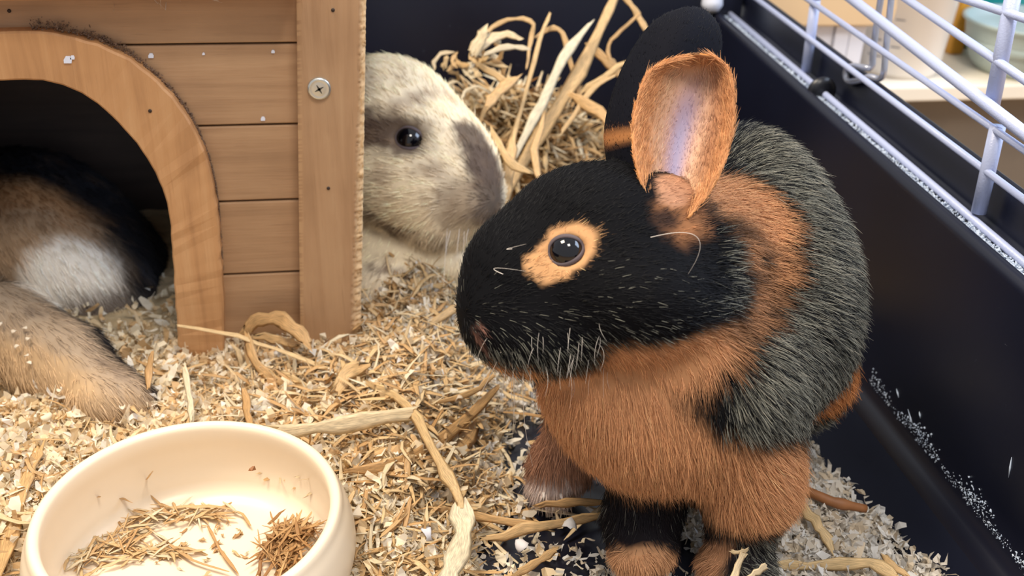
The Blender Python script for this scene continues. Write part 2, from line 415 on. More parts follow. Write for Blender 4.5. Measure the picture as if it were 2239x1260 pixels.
# chalky residue in the rim channel and scuffs along the foot of the wall: small raised crumbs
def crumbs(name, pts, size, mat, parent):
    V, Q = [], []
    for p in pts:
        s = size*rng.uniform(.4, 1.3); k = len(V)
        ax = rng.normal(size=(3, 3)); ax, _ = np.linalg.qr(ax)
        loc = np.array([(-1, -.6, 0), (1, -.5, .1), (.8, .7, 0), (-.8, .6, .1), (0, 0, .6), (0, 0, -.4)])*s*rng.uniform(.5, 1.4, (1, 3))
        V += list(p+loc @ ax); Q += [(k, k+1, k+4), (k+1, k+2, k+4), (k+2, k+3, k+4), (k+3, k, k+4), (k+1, k, k+5), (k+2, k+1, k+5), (k+3, k+2, k+5), (k, k+3, k+5)]
    o = bigmesh(name, V, Q, mat, parent, smooth=False); o['kind'] = 'stuff'; return o
pts = []
for y in np.concatenate([rng.uniform(.3, .99, 3200), rng.normal(.52, .02, 120), rng.normal(.47, .02, 100), rng.normal(.93, .04, 160)]):
    pts.append((TX1+rng.uniform(.0095, .0165), y, .1585+sag(y)+rng.uniform(0, .002)))
crumbs('channel_residue', np.array(pts), .0013, M['residue'], CG)
pts = []
for k in range(2600):
    t = rng.random()**.8; q = .575-.2*t
    cl = .5+.5*math.sin(t*19+1)
    if rng.random() > .25+.75*cl: continue
    pts.append((TX1-.0005, q, .014+rng.normal(0, .0035)*(.5+cl)))
crumbs('wall_scuffs', np.array(pts), .0008, M['residue'], CG)
for (a, b, c, d) in ((1985, 895, 1998, 935), (2205, 1045, 2212, 1000), (1965, 870, 1960, 850), (2010, 900, 2012, 915)):
    p0, p1 = atx(a, b, TX1-.0004), atx(c, d, TX1-.0004)
    tube('scratch', [p0, (p0+p1)/2, p1], [.0001, .0006, .0001], M['residue'], CG, 6)

# ---------------------------------------------------------------- wooden house
HY = 0.645
HS = tag(link('rabbit_house', None), 'wooden hideaway house with arched doorway and one big screw', 'pet house')
inner = [(30, 175), (90, 178), (150, 192), (205, 222), (255, 265), (300, 318), (335, 372), (358, 425), (369, 470), (377, 560), (384, 660), (391, 800), (392, 850)]
outer = [(35, 68), (110, 72), (190, 90), (255, 116), (320, 158), (375, 212), (420, 275), (450, 345), (468, 410), (476, 470), (482, 560), (487, 660), (490, 800), (491, 850)]
HYt = HY-.010
inn = [aty(a, b, HYt) for a, b in catmull(inner, 4)]; out = [aty(a, b, HYt) for a, b in catmull(outer, 4)]
def resamp(pts, n):
    pts = np.array(pts); s = np.r_[0, np.cumsum(np.linalg.norm(np.diff(pts, axis=0), axis=1))]; t = np.linspace(0, s[-1], n)
    return np.stack([np.interp(t, s, pts[:, k]) for k in range(3)], axis=1)
inn, out = resamp(inn, 50), resamp(out, 50)
cxa = inn[0][0]; 
innm = inn[::-1].copy(); innm[:, 0] = 2*cxa-innm[:, 0]; outm = out[::-1].copy(); outm[:, 0] = 2*cxa-outm[:, 0]
I = np.vstack([innm[:-1], inn]); O = np.vstack([outm[:-1], out])
n = len(I); v = []; 
# rings: inner-back, inner-front, outer-front, outer-back with small chamfers
ch = .0012
def mix(a, b, d): 
    u = (b-a); u /= np.linalg.norm(u, axis=1)[:, None]; return a+u*d
back = np.array([0, .014, 0])
I2 = I.copy(); I2[1:-1] += rng.normal(0, .00022, (n-2, 3)); O2 = O.copy(); O2[1:-1] += rng.normal(0, .0003, (n-2, 3))
rings = [I2+back, I2+[0, ch, 0], mix(I2, O2, ch), mix(O2, I2, ch), O2+[0, ch, 0], O2+back]
V = np.vstack(rings); F = []
for r_ in range(6):
    for i in range(n-1): 
        a = r_*n+i; b = ((r_+1) % 6)*n+i; F.append((a, a+1, b+1, b))
ar = mesh('arch_trim', V, F, M['trim'], HS, smooth=False)
# boards cut to the arch
mid = (I*.4+O*.6); mid[:, 1] = HY
def joint(px, k):   # the four joints and the ends, as pixel lines measured on the face
    ln = [((0, -90), (650, -92)), ((240, 92), (650, 94)), ((430, 271), (650, 271)), ((475, 439), (655, 436)), ((485, 600), (655, 594)), ((485, 760), (655, 752)), ((485, 860), (655, 850))][k]
    (a, b), (c, d) = ln; return b+(d-b)*(px-a)/(c-a)
for k in range(6):
    pr = [aty(662, joint(662, k)+(2.2 if k else 0), HY), aty(662, joint(662, k+1)-2.2, HY)]
    sl = (aty(650, joint(650, k), HY)-aty(500, joint(500, k), HY)); sl = sl[2]/sl[0]
    zt_, zb_ = pr[0][2], pr[1][2]
    ztl = lambda x: zt_+sl*(x-pr[0][0])*.5
    for side in (1, -1):
        if k == 0 and side == -1: continue
        m_ = mid if side == 1 else mid
        rt = [p for p in mid if (p[0]-cxa)*side >= 0 and zb_ < p[2] < zt_]
        rt = sorted(rt, key=lambda p: -p[2])
        xe = pr[0][0] if side == 1 else 2*cxa-pr[0][0]
        xb = pr[1][0] if side == 1 else 2*cxa-pr[1][0]
        if k == 0:
            poly = [(2*cxa-xe, HY, zt_), (xe, HY, zt_), (xb, HY, zb_)]
            am = [p for p in mid if p[2] > zb_]
            poly += [tuple(p) for p in sorted(am, key=lambda p: -p[0])] + [(2*cxa-xb, HY, zb_)]
        else:
            mm_ = [p for p in mid if (p[0]-cxa)*side >= 0]
            mz = np.array([p[2] for p in mm_]); mx_ = np.array([p[0] for p in mm_]); o_ = np.argsort(mz)
            xi = lambda z: float(np.interp(z, mz[o_], mx_[o_]))
            zt2 = min(zt_, mz.max())
            poly = [(xe, HY, zt_)] + ([(cxa, HY, zt_)] if zt_ > mz.max() else []) + [(xi(zt2), HY, zt2)] + [tuple(p) for p in rt[1:-1]] + [(xi(zb_), HY, zb_), (xb, HY, zb_)]
            if side == 1: poly = poly[::-1]
        prism('board', poly, (0, .010, 0), M['board'], HS, .0009)
# post: grid with a chewed pale right edge
def post(name, xl, xr, chew=1):
    nu, nv = 40, 260; V, Q, Wr = [], [], []
    yy = HY-.014
    tl, bl, tr, br = xl[0], xl[1], xr[0], xr[1]
    for j in range(nv+1):
        t = j/nv; L_ = tl+(bl-tl)*t; R_ = tr+(br-tr)*t
        w_ = .35+.65*min(1, max(0, (t-.25)*1.8)); 
        nj = math.sin(j*.31)*.5+math.sin(j*.83+1)*.3+rng.normal(0, .45)
        for i in range(nu+1):
            s = (i/nu)**.7; p = L_+(R_-L_)*s
            e = (1-s)*np.linalg.norm(R_-L_)
            edge = max(0, 1-e/(.0055*w_+.0022))*chew
            wr = min(1, edge*1.8)*(0.75+.25*rng.random())
            dy = edge**1.3*(.0055*w_)*(1+.45*nj) + (rng.normal(0, .0004) if edge > .05 else 0)
            l = max(0, 1-(s*np.linalg.norm(R_-L_))/.0018); dy += l*.0009
            if e < .0005: p = p+np.array([-abs(rng.normal(0, .0006))*w_*chew, 0, 0])
            V.append((p[0], yy+dy, p[2])); Wr.append(max(wr, .35*l if rng.random() < .6 else 0))
    k0 = len(V)
    for j in range(nv):
        for i in range(nu):
            a = j*(nu+1)+i; Q.append((a, a+1, a+nu+2, a+nu+1))
    # back skirt
    for j in range(nv+1):
        for q in (0, nu):
            p = V[j*(nu+1)+q]; V.append((p[0], HY+.022, p[2])); Wr.append(.4 if q else 0)
    for j in range(nv):
        a = j*(nu+1); b = k0+2*j; Q.append((a, a+nu+1, b+2, b))
        a += nu; b += 1; Q.append((a+nu+1, a, b, b+2))
    return bigmesh(name, V, [q[::-1] for q in Q], M['post'], HS, True, {'wear': ('FLOAT', Wr)})
HP = HY-.014
xl = (aty(647, -90, HP), aty(658, 850, HP)); xr = (aty(803, -90, HP), aty(789, 850, HP))
post('corner_post', xl, xr)
mir = lambda p: np.array([2*cxa-p[0], p[1], p[2]])
post('corner_post', (mir(xr[0]), mir(xr[1])), (mir(xl[0]), mir(xl[1])), .2)
# roof trim, side and back walls, screw, nails
rp_ = [aty(-30, 6, HY-.02), aty(646, 2, HY-.02)]
prism('roof_board', [(2*cxa-.03, HY-.024, rp_[0][2]+.002), (rp_[1][0]-.001, HY-.024, rp_[1][2]+.002), (rp_[1][0]-.001, HY-.024, rp_[1][2]+.02), (2*cxa-.03, HY-.024, rp_[0][2]+.02)], (0, .034, 0), M['trim'], HS, .001)
ztop = xl[0][2]
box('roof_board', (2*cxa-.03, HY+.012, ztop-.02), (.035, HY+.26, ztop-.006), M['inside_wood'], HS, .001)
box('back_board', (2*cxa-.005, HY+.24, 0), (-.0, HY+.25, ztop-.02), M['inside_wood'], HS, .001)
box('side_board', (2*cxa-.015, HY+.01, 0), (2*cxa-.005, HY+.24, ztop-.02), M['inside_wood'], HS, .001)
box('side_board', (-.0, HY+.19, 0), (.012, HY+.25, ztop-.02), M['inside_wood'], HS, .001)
sp = aty(698, 193, HP); dsp = np.dot(sp-CAMP, CF)/FOC; sr = 25.5*dsp
sax = np.array([[1.0, 0, 0], [0, 0, 1.0], [0, -1.0, 0]])
sv, sf = [], []
pr_ = [(1.0, 0), (1.0, .25), (.93, .42), (.8, .5), (.74, .46), (.55, .5), (.2, .53)]
for r_, h_ in pr_:
    for s in range(32):
        a = 2*math.pi*s/32; sv.append(oriented(sp, sax, (r_*sr*math.cos(a), r_*sr*math.sin(a), h_*sr*.62)))
for i in range(len(pr_)-1):
    for s in range(32): sf.append((i*32+s, i*32+(s+1) % 32, (i+1)*32+(s+1) % 32, (i+1)*32+s))
sf.append(tuple((len(pr_)-1)*32+s for s in range(32)))
sc_ = mesh('screw', sv, sf, M['screw'], HS)
cv, cf = [], []
for ang in (.5, .5+math.pi/2):
    k = len(cv); d1 = np.array([math.cos(ang), math.sin(ang), 0]); d2 = np.array([-math.sin(ang), math.cos(ang), 0])
    for zz in (.40, .56):
        for q, w in ((-1, .3), (0, 1.2), (1, .3)):
            for sgn in (-1, 1): cv.append(oriented(sp, sax, (d1*q*.42*sr+d2*sgn*w*.09*sr+np.array([0, 0, zz*sr*.62]))))
    cf += [(k+6, k+8, k+9, k+7), (k+8, k+10, k+11, k+9), (k, k+2, k+8, k+6), (k+2, k+4, k+10, k+8), (k+1, k+7, k+9, k+3), (k+3, k+9, k+11, k+5), (k, k+6, k+7, k+1), (k+4, k+5, k+11, k+10)]
mesh('cross_slot', cv, cf, M['slot'], sc_, False)
for (a, b, Yp) in ((728, 22, HP), (718, 412, HP), (328, 243, HYt), (20, 24, HY)):
    p = aty(a, b, Yp-.0003); tube('nail', [p+[0, .002, 0], p+[0, -.0002, 0]], .0011, M['nail'], HS, 10)
# dusty dirt packed along the top of the arch
pts = []
for k in range(1500):
    i = rng.integers(50, 84); p = O[i] + (O[min(i+1, n-1)]-O[i])*rng.random()
    w_ = max(.1, 1-(i-50)/36)
    pts.append((p[0], HY-.0004-rng.uniform(0, .006)*w_, p[2]+abs(rng.normal(0, .0024))*w_+.0002))
pts += [(2*cxa-p[0], p[1], p[2]) for p in pts[:500]]
crumbs('dust_line', np.array(pts), .0007, M['dirt'], HS)
# pale flecks of shavings stuck on the wood
for (a, b, s, Yp) in ((148, 131, 9, HYt), (158, 126, 5, HYt), (330, 122, 6, HY), (597, 113, 4, HY), (575, 260, 5, HY), (445, 118, 3, HY)):
    q = [aty(a+s*math.cos(t)*(1+.4*math.sin(3*t)), b+s*1.2*math.sin(t)*(1+.3*math.cos(2*t)), Yp-.0009) for t in np.linspace(0, 2*math.pi, 9)[:-1]]
    prism('fleck', q, (0, .0008, 0), M['clip'], HS, 0)

# ---------------------------------------------------------------- feeding bowl
BC = (-0.087, 0.440, 0.003)
BW = tag(link('feeding_bowl', None), 'round cream ceramic feeding bowl with an inward curved rim', 'bowl'); BW.location = BC
R = .0785
bp_ = [(0, 0), (.070, 0), (.075, .002), (.0795, .010), (.0835, .022), (.0838, .032), (.0815, .043), (.0788, .0495), (.0778, .0525), (.0765, .0545), (.0745, .0550), (.0725, .0540), (.0715, .0515), (.0718, .046), (.0735, .036), (.0735, .024), (.0705, .013), (.064, .0075), (.055, .0062), (0, .006)]
pp = [(a[0], a[1]) for a in catmull([(x, z, 0) for x, z in bp_[2:17]], 4)]
lathe('dish', bp_[:2]+pp+bp_[17:], (0, 0, 0), M['ceramic'], BW, 128)
fp = np.array(BC)

# ---------------------------------------------------------------- bedding
def sm(a, b, x): t = np.clip((x-a)/(b-a), 0, 1); return t*t*(3-2*t)
def vnoise(x, y, s, seed=0):
    r_ = np.random.default_rng(seed); o = 0
    for k in range(5):
        a = r_.uniform(0, 6.28, 3); d = r_.normal(size=2); d /= np.linalg.norm(d)
        o = o+np.sin((x*d[0]+y*d[1])/s*(1+.37*k)*2+a[0]+1.3*np.sin((x*d[1]-y*d[0])/s*1.7+a[1]))
    return o/5
HOLES = [(atz(1115, 1230, 0), .014, .022, .016), (atz(1120, 945, 0), .012, .012, .012), (atz(975, 1180, 0), .010, .014, .008), (atz(1260, 1000, 0), .012, .02, .02), (atz(1130, 1010, 0), .009, .016, .008), (atz(1500, 1240, 0), .01, .02, .01), (atz(1340, 1110, 0), .012, .014, .012), (atz(20, 870, .02), .03, .016, .014)]  # last hollow is sunk to make the dark shadow under the leg
def height(x, y):
    left = 1-sm(.02, .10, x-(.0+.12*(y-.5)))
    h = -.006 + .024*left*sm(.36, .5, y) + .010*left
    h = h + .030*np.exp(-(((x-.07)/.07)**2+((y-.70)/.07)**2)) 
    h = h + .018*np.exp(-(((x-.05)/.05)**2+((y-.58)/.06)**2))
    h = h + .020*np.exp(-(((x-.245)/.055)**2+((y-.46)/.10)**2)) 
    h = h + .012*np.exp(-(((x-.10)/.09)**2+((y-.38)/.035)**2))
    h = h + .125*np.exp(-(((x-.155)/.105)**2+((y-.875)/.08)**2))
    h = h - .010*np.exp(-(((x+.087)/.085)**2+((y-.44)/.085)**2))
    h = h - .010*sm(.285, .31, x)
    for (q, w, r1, r2) in HOLES: h = h - w*np.exp(-(((x-q[0])/r1)**2+((y-q[1])/r2)**2))
    h = h - .05*(1-sm(.070, .082, np.sqrt((x-BC[0])**2+(y-BC[1])**2)))
    h = h + .0028*vnoise(x, y, .03, 3)+.0022*vnoise(x, y, .011, 4)
    return h
nx, ny = 240, 300
xs = np.linspace(TX0+.002, TX1-.002, nx); ys = np.linspace(TY0, TY1-.003, ny)
X, Y = np.meshgrid(xs, ys); Z = height(X, Y)
V = np.stack([X.ravel(), Y.ravel(), np.maximum(Z.ravel(), -.004)], 1)
ii = (np.arange(ny-1)[:, None]*nx+np.arange(nx-1)[None]).ravel()
ii = ii[Z.ravel()[ii] > -.0035]
Q = np.stack([ii, ii+1, ii+nx+1, ii+nx], 1)
bc = np.array(rgb(232, 206, 164)[:3]); cc = np.ones((len(V), 4)); hayw = np.exp(-(((V[:, 0]-.16)/.14)**2+((V[:, 1]-.88)/.11)**2))[:, None].clip(0, .5)*2
cc[:, :3] = (bc*(1-hayw)+np.array(rgb(206, 156, 92)[:3])*hayw)*(.8+.2*rng.random((len(V), 1)))
bed = bigmesh('bedding_layer', V, Q, M['shaving'], None, True, {'tint': ('FLOAT_COLOR', cc)})
tag(bed, 'packed layer of wood shavings under the loose flakes in the tray', 'bedding', kind='stuff')

def flakes(xy, size, cols, lift=.002, seed=1, curl=1.0):
    r_ = np.random.default_rng(seed); N = len(xy)
    L = size*np.exp(np.clip(r_.normal(0, .42, N), -.8, .62)); Wd = L*r_.uniform(.16, .5, N)
    th = r_.uniform(0, 2*np.pi, N); tilt = r_.normal(0, .55, N); roll = r_.normal(0, .75, N)
    cu = r_.uniform(-2.3, 2.3, N)*curl
    u = np.stack([np.cos(th)*np.cos(tilt), np.sin(th)*np.cos(tilt), np.sin(tilt)], 1)
    w = np.stack([-np.sin(th), np.cos(th), 0*th], 1)
    nn = np.cross(u, w)
    w2 = w*np.cos(roll)[:, None]+nn*np.sin(roll)[:, None]; n2 = np.cross(u, w2)
    s = np.array([-1, -.35, .35, 1]); 
    V = np.zeros((N, 4, 2, 3))
    z0 = np.maximum(height(xy[:, 0], xy[:, 1]), 0)+r_.uniform(-.3, 1, N)*lift + .3*L*np.abs(np.sin(tilt))
    c = np.stack([xy[:, 0], xy[:, 1], z0], 1)
    for i in range(4):
        a = cu*s[i]; 
        du = np.where(np.abs(cu) > .05, np.sin(a)/np.where(np.abs(cu) > .05, cu, 1), s[i])*L/2
        dn = np.where(np.abs(cu) > .05, (1-np.cos(a))/np.where(np.abs(cu) > .05, cu, 1), 0)*L/2
        ws = Wd/2*(1-.7*abs(s[i])*r_.uniform(.2, 1.3, N))
        cen = c+u*du[:, None]+n2*dn[:, None]
        V[:, i, 0] = cen-w2*ws[:, None]+n2*(r_.normal(0, .08, N)*L)[:, None]; V[:, i, 1] = cen+w2*ws[:, None]
    V = V.reshape(N*8, 3)
    b = (np.arange(N)*8)[:, None]
    Q = np.concatenate([b+np.array([[2*i, 2*i+1, 2*i+3, 2*i+2]]) for i in range(3)], 0)
    col = np.array([rgb(*q)[:3] for q in cols]); k = r_.integers(0, len(cols), N)
    cc = col[k]*r_.uniform(.82, 1.08, (N, 1)); C4 = np.ones((N, 8, 4)); C4[:, :, :3] = cc[:, None]
    V[:, 2] = np.maximum(V[:, 2], .0004)
    return V, Q, C4.reshape(-1, 4)
WARM = [(252, 238, 210), (250, 230, 196), (244, 220, 180), (254, 244, 224), (236, 208, 164), (255, 248, 234), (226, 190, 142), (252, 240, 214)]
COOL = [(246, 243, 238), (238, 230, 218), (250, 249, 247), (226, 214, 196), (242, 234, 222), (232, 216, 192)]
def inside_bowl(x, y): return (x-BC[0])**2+(y-BC[1])**2 < .078**2
def scatter(n, x0, x1, y0, y1, dens):
    x = rng.uniform(x0, x1, n); y = rng.uniform(y0, y1, n); k = (rng.random(n) < dens(x, y)) & ~inside_bowl(x, y)
    return np.stack([x[k], y[k]], 1)
def dens_w(x, y): return np.where(height(x, y) > -.003, 1.0, .18)*(1-sm(.05, .14, x))*(1-.95*sm(.70, .78, y))*np.where((y > .665) & (x < .0), .15, 1)
def dens_c(x, y):
    h = height(x, y); base = np.clip((h+.0055)/.006, .05, 1)
    return sm(.0, .10, x)*base*(1-sm(.29, .315, x))*(1-.9*sm(.64, .72, y))
A = scatter(52000, -.30, .16, .30, .80, dens_w)
B = scatter(40000, 0.0, .34, .28, .75, dens_c)
C0, C1 = atz(1740, 950, .008), atz(2085, 1262, .004)
Cx = scatter(9000, .19, .335, .30, .56, lambda x, y: (x < C1[0]+(C0[0]-C1[0])*(y-C1[1])/(C0[1]-C1[1])+.004*np.sin(y*160)-.002)*1.0)
B = np.vstack([B[B[:, 0] < C1[0]+(C0[0]-C1[0])*(B[:, 1]-C1[1])/(C0[1]-C1[1])+.006], Cx])
Va, Qa, Ca = flakes(A, .0082, WARM, .007, 11); Vb, Qb, Cb = flakes(B, .0074, COOL, .006, 12)
o = bigmesh('wood_shavings', Va, Qa, M['shaving'], None, False, {'tint': ('FLOAT_COLOR', Ca)})
tag(o, 'loose warm cream wood shavings heaped before the house and around the bowl', 'wood shavings', kind='stuff')
o = bigmesh('wood_shavings', Vb, Qb, M['shaving'], None, False, {'tint': ('FLOAT_COLOR', Cb)})
tag(o, 'loose greyish white wood shavings under and around the black and tan rabbit', 'wood shavings', kind='stuff')

# ---------------------------------------------------------------- straw
def strip_vf(path, width, twist=0.0, thick=.25, flat_n=None, seed=0, taper=True):
    r_ = np.random.default_rng(seed); path = np.array(path, float); n = len(path)
    T = np.gradient(path, axis=0); T /= np.linalg.norm(T, axis=1)[:, None]+1e-9
    nv = np.array([0, 0, 1.0]) if flat_n is None else np.array(flat_n, float)
    V, A = [], []
    ca = [(-1, .1), (-.62, .5), (-.25, .2), (.25, .6), (.6, .25), (1, .05), (.5, -.3), (-.5, -.3)]
    wj = 1+.16*np.sin(np.arange(n)*1.7+r_.uniform(0, 6))+r_.normal(0, .08, n)
    path = path+r_.normal(0, min(width, .005)*.09, (n, 3))
    for i in range(n):
        t = T[i]; s = np.cross(t, nv); ns = np.linalg.norm(s); s = s/ns if ns > .15 else np.cross(t, [1, 0, 0]); s /= np.linalg.norm(s)
        q = np.cross(s, t); a = twist*(i/(n-1)-.5); s, q = s*math.cos(a)+q*math.sin(a), q*math.cos(a)-s*math.sin(a)
        e = i/(n-1); tp = 1.0 if not taper else (.6+.4*min(1, e*9))*(.45+.55*min(1, (1-e)*7))
        w = width/2*tp*wj[i]
        fr = width*.7 if i in (0, n-1) else 0
        for (u, h) in ca: V.append(path[i]+s*u*w+q*h*w*thick*2+t*fr*r_.normal(0, .6)); A.append(((u+1)/2, e*np.sum(np.linalg.norm(np.diff(path, axis=0), axis=1))*60, seed % 97))
    m = len(ca); F = []
    for i in range(n-1):
        for k in range(m): F.append((i*m+k, i*m+(k+1) % m, (i+1)*m+(k+1) % m, (i+1)*m+k))
    return V, F, A
_sid = [0]
def straw(path, width, shade=.6, label=None, group=None, twist=.5, thick=.22, smooth=3, flat_n=None, name='straw_stalk', taper=True):
    _sid[0] += 1
    pth = catmull(path, smooth) if smooth > 1 else path
    V, F, A = strip_vf(pth, width, twist, thick, flat_n, _sid[0], taper)
    o = mesh(name, V, F, M['straw'], None, True, {'strip': ('FLOAT_VECTOR', A), 'rnd': ('FLOAT', [shade]*len(V))})
    tag(o, label, 'straw', group); return o
toC = -CF
def pz(lst):  # list of (px,py,z) -> points at height z
    return [atz(a, b, z) for a, b, z in lst]
def pd(lst): return [P(a, b, d) for a, b, d in lst]
px = lambda n_, d=.62: n_/FOC*d
straw(pz([(388, 712, .062), (520, 736, .055), (640, 778, .045), (765, 832, .034)]), px(13, .68), .72, 'thin yellow straw slanting up in front of the house doorway', twist=.2, thick=.5)
straw(pz([(600, 947, .050), (740, 930, .050), (895, 903, .050)]), px(34), .86, 'thick pale straw stalk lying just behind the feeding bowl', twist=.1, thick=.35, flat_n=toC, taper=False)
straw(pz([(805, 838, .046), (890, 888, .050), (945, 985, .046), (990, 1060, .040), (1008, 1110, .034)]), px(24), .66, 'long kinked straw stalk running from the thick stalk towards the frame bottom', twist=.3, thick=.3, flat_n=toC)
straw(pz([(1006, 1105, .034), (1014, 1165, .032), (996, 1230, .036), (975, 1290, .040)]), px(44), .95, 'wide bright bleached straw end at the bottom middle', twist=.1, thick=.2, flat_n=toC, taper=False)
straw(pz([(770, 1030, .036), (880, 1010, .036), (985, 945, .034), (1085, 850, .036)]), px(26), .34, 'brownish straw stalk pointing at the black and tan rabbit chin', twist=.3, flat_n=toC)
straw(pz([(760, 1045, .030), (840, 1010, .032), (930, 985, .030)]), px(52), .42, 'broad flat brown straw leaf right of the bowl rim', twist=.2, thick=.1, flat_n=toC)
straw(pz([(925, 1062, .024), (985, 1000, .026), (1040, 930, .026)]), px(50), .38, 'broad brown leaf crossing beneath the long kinked stalk', twist=.2, thick=.1, flat_n=toC)
straw(pd([(530, 735, .715), (556, 702, .71), (600, 695, .705), (640, 715, .70), (672, 748, .695)]), px(32, .7), .40, 'arched dry leaf standing against the house boards', twist=.5, thick=.08, flat_n=toC)
straw(pd([(560, 735, .715), (610, 745, .71), (652, 752, .705)]), px(20, .7), .55, 'short pale leaf beneath the arched dry leaf', twist=.3, thick=.1, flat_n=toC)
straw(pz([(540, 730, .055), (560, 790, .045), (600, 830, .036), (680, 850, .032)]), px(22, .68), .44, 'bent tan straw tucked below the arched leaf', twist=.6, flat_n=toC)
straw(pz([(600, 815, .036), (700, 862, .034), (800, 872, .036), (870, 860, .036)]), px(30), .70, 'split straw leaf curving beneath the house corner post', twist=.6, thick=.1, flat_n=toC)
straw(pz([(740, 850, .044), (765, 812, .050), (800, 800, .054)]), px(36), .60, 'short broad straw piece lying at the post foot', twist=.4, thick=.1, flat_n=toC)
straw(pz([(815, 770, .046), (850, 745, .050), (880, 715, .052)]), px(20), .62, 'golden straw segment right of the house post', twist=.2, flat_n=toC)
straw(pz([(880, 735, .050), (950, 700, .052), (1010, 665, .054)]), px(22), .58, 'golden straw segment pointing under the nose of the black and tan rabbit', twist=.2, flat_n=toC)
straw(pz([(955, 880, .044), (1030, 860, .044), (1080, 820, .044)]), px(14), .50, 'narrow straw beneath the chin of the black and tan rabbit', twist=.2, flat_n=toC)
straw(pz([(535, 850, .046), (540, 890, .042), (548, 935, .040)]), px(18), .36, 'short upright brown straw behind the bowl rim', twist=.2, flat_n=toC)
straw(pz([(402, 800, .056), (412, 860, .048), (420, 915, .042)]), px(16), .93, 'short bright white straw between bowl and doorway', twist=.2, flat_n=toC)
straw(pz([(330, 770, .060), (326, 810, .050), (324, 850, .044)]), px(15, .68), .34, 'short brown straw stub beside the foot of the rabbit in the house', twist=.2, flat_n=toC)
straw(pz([(85, 975, .036), (55, 1050, .034), (30, 1140, .030), (-5, 1260, .028)]), px(38), .46, 'broad tan straw leaf left of the feeding bowl', twist=.3, thick=.1, flat_n=toC)
straw(pz([(930, 1108, .018), (1010, 1122, .018), (1110, 1140, .018), (1200, 1155, .018)]), px(20), .46, 'flat straw lying right of the bright bleached end', twist=.2, flat_n=toC)
straw(pz([(1060, 1180, .016), (1180, 1152, .020), (1320, 1128, .016)]), px(22), .56, 'flat straw reaching under the middle paw of the black and tan rabbit', twist=.1, flat_n=toC)
straw(pz([(1170, 1110, .018), (1240, 1098, .020), (1325, 1098, .016)]), px(18), .38, 'brown straw lying between the two paws', twist=.1, flat_n=toC)
straw(pz([(1120, 1262, .018), (1165, 1235, .018), (1215, 1200, .018)]), px(18), .52, 'short tan straw at the bottom edge over bare tray', twist=.1, flat_n=toC)
straw(pz([(1735, 1088, .028), (1770, 1125, .026), (1800, 1165, .022), (1822, 1205, .018)]), px(22), .74, 'pale straw with a frayed tip right of the near leg', twist=.3, flat_n=toC)
straw(pz([(1690, 1240, .016), (1800, 1236, .018), (1900, 1232, .020), (1965, 1265, .018)]), px(24), .72, 'long flat straw at the lower right of the shavings', twist=.2, flat_n=toC)
straw(pz([(1930, 1215, .018), (1950, 1235, .018), (1985, 1262, .016)]), px(16), .60, 'short straw tip at the lower right corner of the shavings', twist=.2, flat_n=toC)
straw(pz([(1600, 1275, .05), (1612, 1240, .05), (1632, 1203, .048)]), px(18, .52), .82, 'bright yellow straw standing before the near paw', twist=.2, flat_n=toC, taper=False)
straw(pz([(1628, 1275, .05), (1650, 1255, .05), (1675, 1240, .048)]), px(16, .52), .82, 'bright yellow straw leaning by the near paw', twist=.2, flat_n=toC, taper=False)
straw(pz([(1600, 1205, .05), (1618, 1208, .05), (1636, 1204, .048)]), px(9, .52), .80, 'tiny bright straw bridging before the near paw', twist=.2, flat_n=toC, taper=False)
M['twig'] = simple('brown_twig', rgb(150, 98, 58), .6, noise=(200, .3))
v_, f_ = tube_vf(catmull(pz([(1735, 1062, .022), (1790, 1085, .022), (1822, 1098, .021), (1858, 1106, .02), (1893, 1113, .018)]), 3), [.0028, .003, .003, .003, .0031, .0031, .003, .0036, .0036, .0028, .0026, .0026, .0025], 10)
tag(mesh('twig', v_, f_, M['twig']), 'short brown jointed twig on the shavings by the cage wall', 'twig')
# medium straws on the bedding, each an object
def free_straw(c, L, w, shade, label, group, up=.12, yaw=None, bend=.25, name='straw_stalk', pitch=None):
    a = rng.uniform(0, 2*math.pi) if yaw is None else yaw; e = rng.normal(0, up) if pitch is None else pitch
    d = np.array([math.cos(a)*math.cos(e), math.sin(a)*math.cos(e), math.sin(e)]); s = np.cross(d, [0, 0, 1.0]); s /= np.linalg.norm(s)+1e-9
    if callable(label): label = label(c, L, shade)
    k1, k2 = rng.normal(0, bend, 2); zz = rng.normal(0, bend*.6)
    pts = [c+d*L*t+s*L*(k1*(t*t-.08)+k2*t**3)+np.array([0, 0, zz*L*(.25-t*t)]) for t in (-.5, -.2, .12, .35, .5)]
    return straw(pts, w, shade, label, group, twist=rng.normal(0, 1.0), thick=rng.uniform(.06, .25), smooth=2, name=name)
def tone(sh): return 'dark tan' if sh < .5 else 'golden' if sh < .75 else 'pale cream'
def bed_label(c, L, sh):
    x, y = c[0], c[1]
    where = ('left of the feeding bowl' if x < -.15 else 'between the feeding bowl and the house doorway' if x < -.03 and y > .5 else 'at the near side of the bowl' if x < -.0 and y <= .42 else
             'just right of the bowl rim' if x < .03 and y <= .53 else 'at the foot of the corner post' if x < .04 else 'beside the far paw' if y < .5 and x > .09 else 'below the chin' if y < .58 else 'under the mottled rabbit')
    return f"{'long' if L > .036 else 'short'} {tone(sh)} straw piece on the shavings {where}"
def hay_label(c, L, sh):
    where = 'near the mottled rabbit' if c[0] < .11 else 'behind the far ear' if c[0] > .21 else 'behind the stout stalk' if c[1] > .86 else 'in front of the stout stalk'
    return f"{'long' if L > .065 else 'short'} {tone(sh)} straw lying loose in the hay heap {where}"
g1 = 'straw pieces strewn over the bedding'
cnt = 0
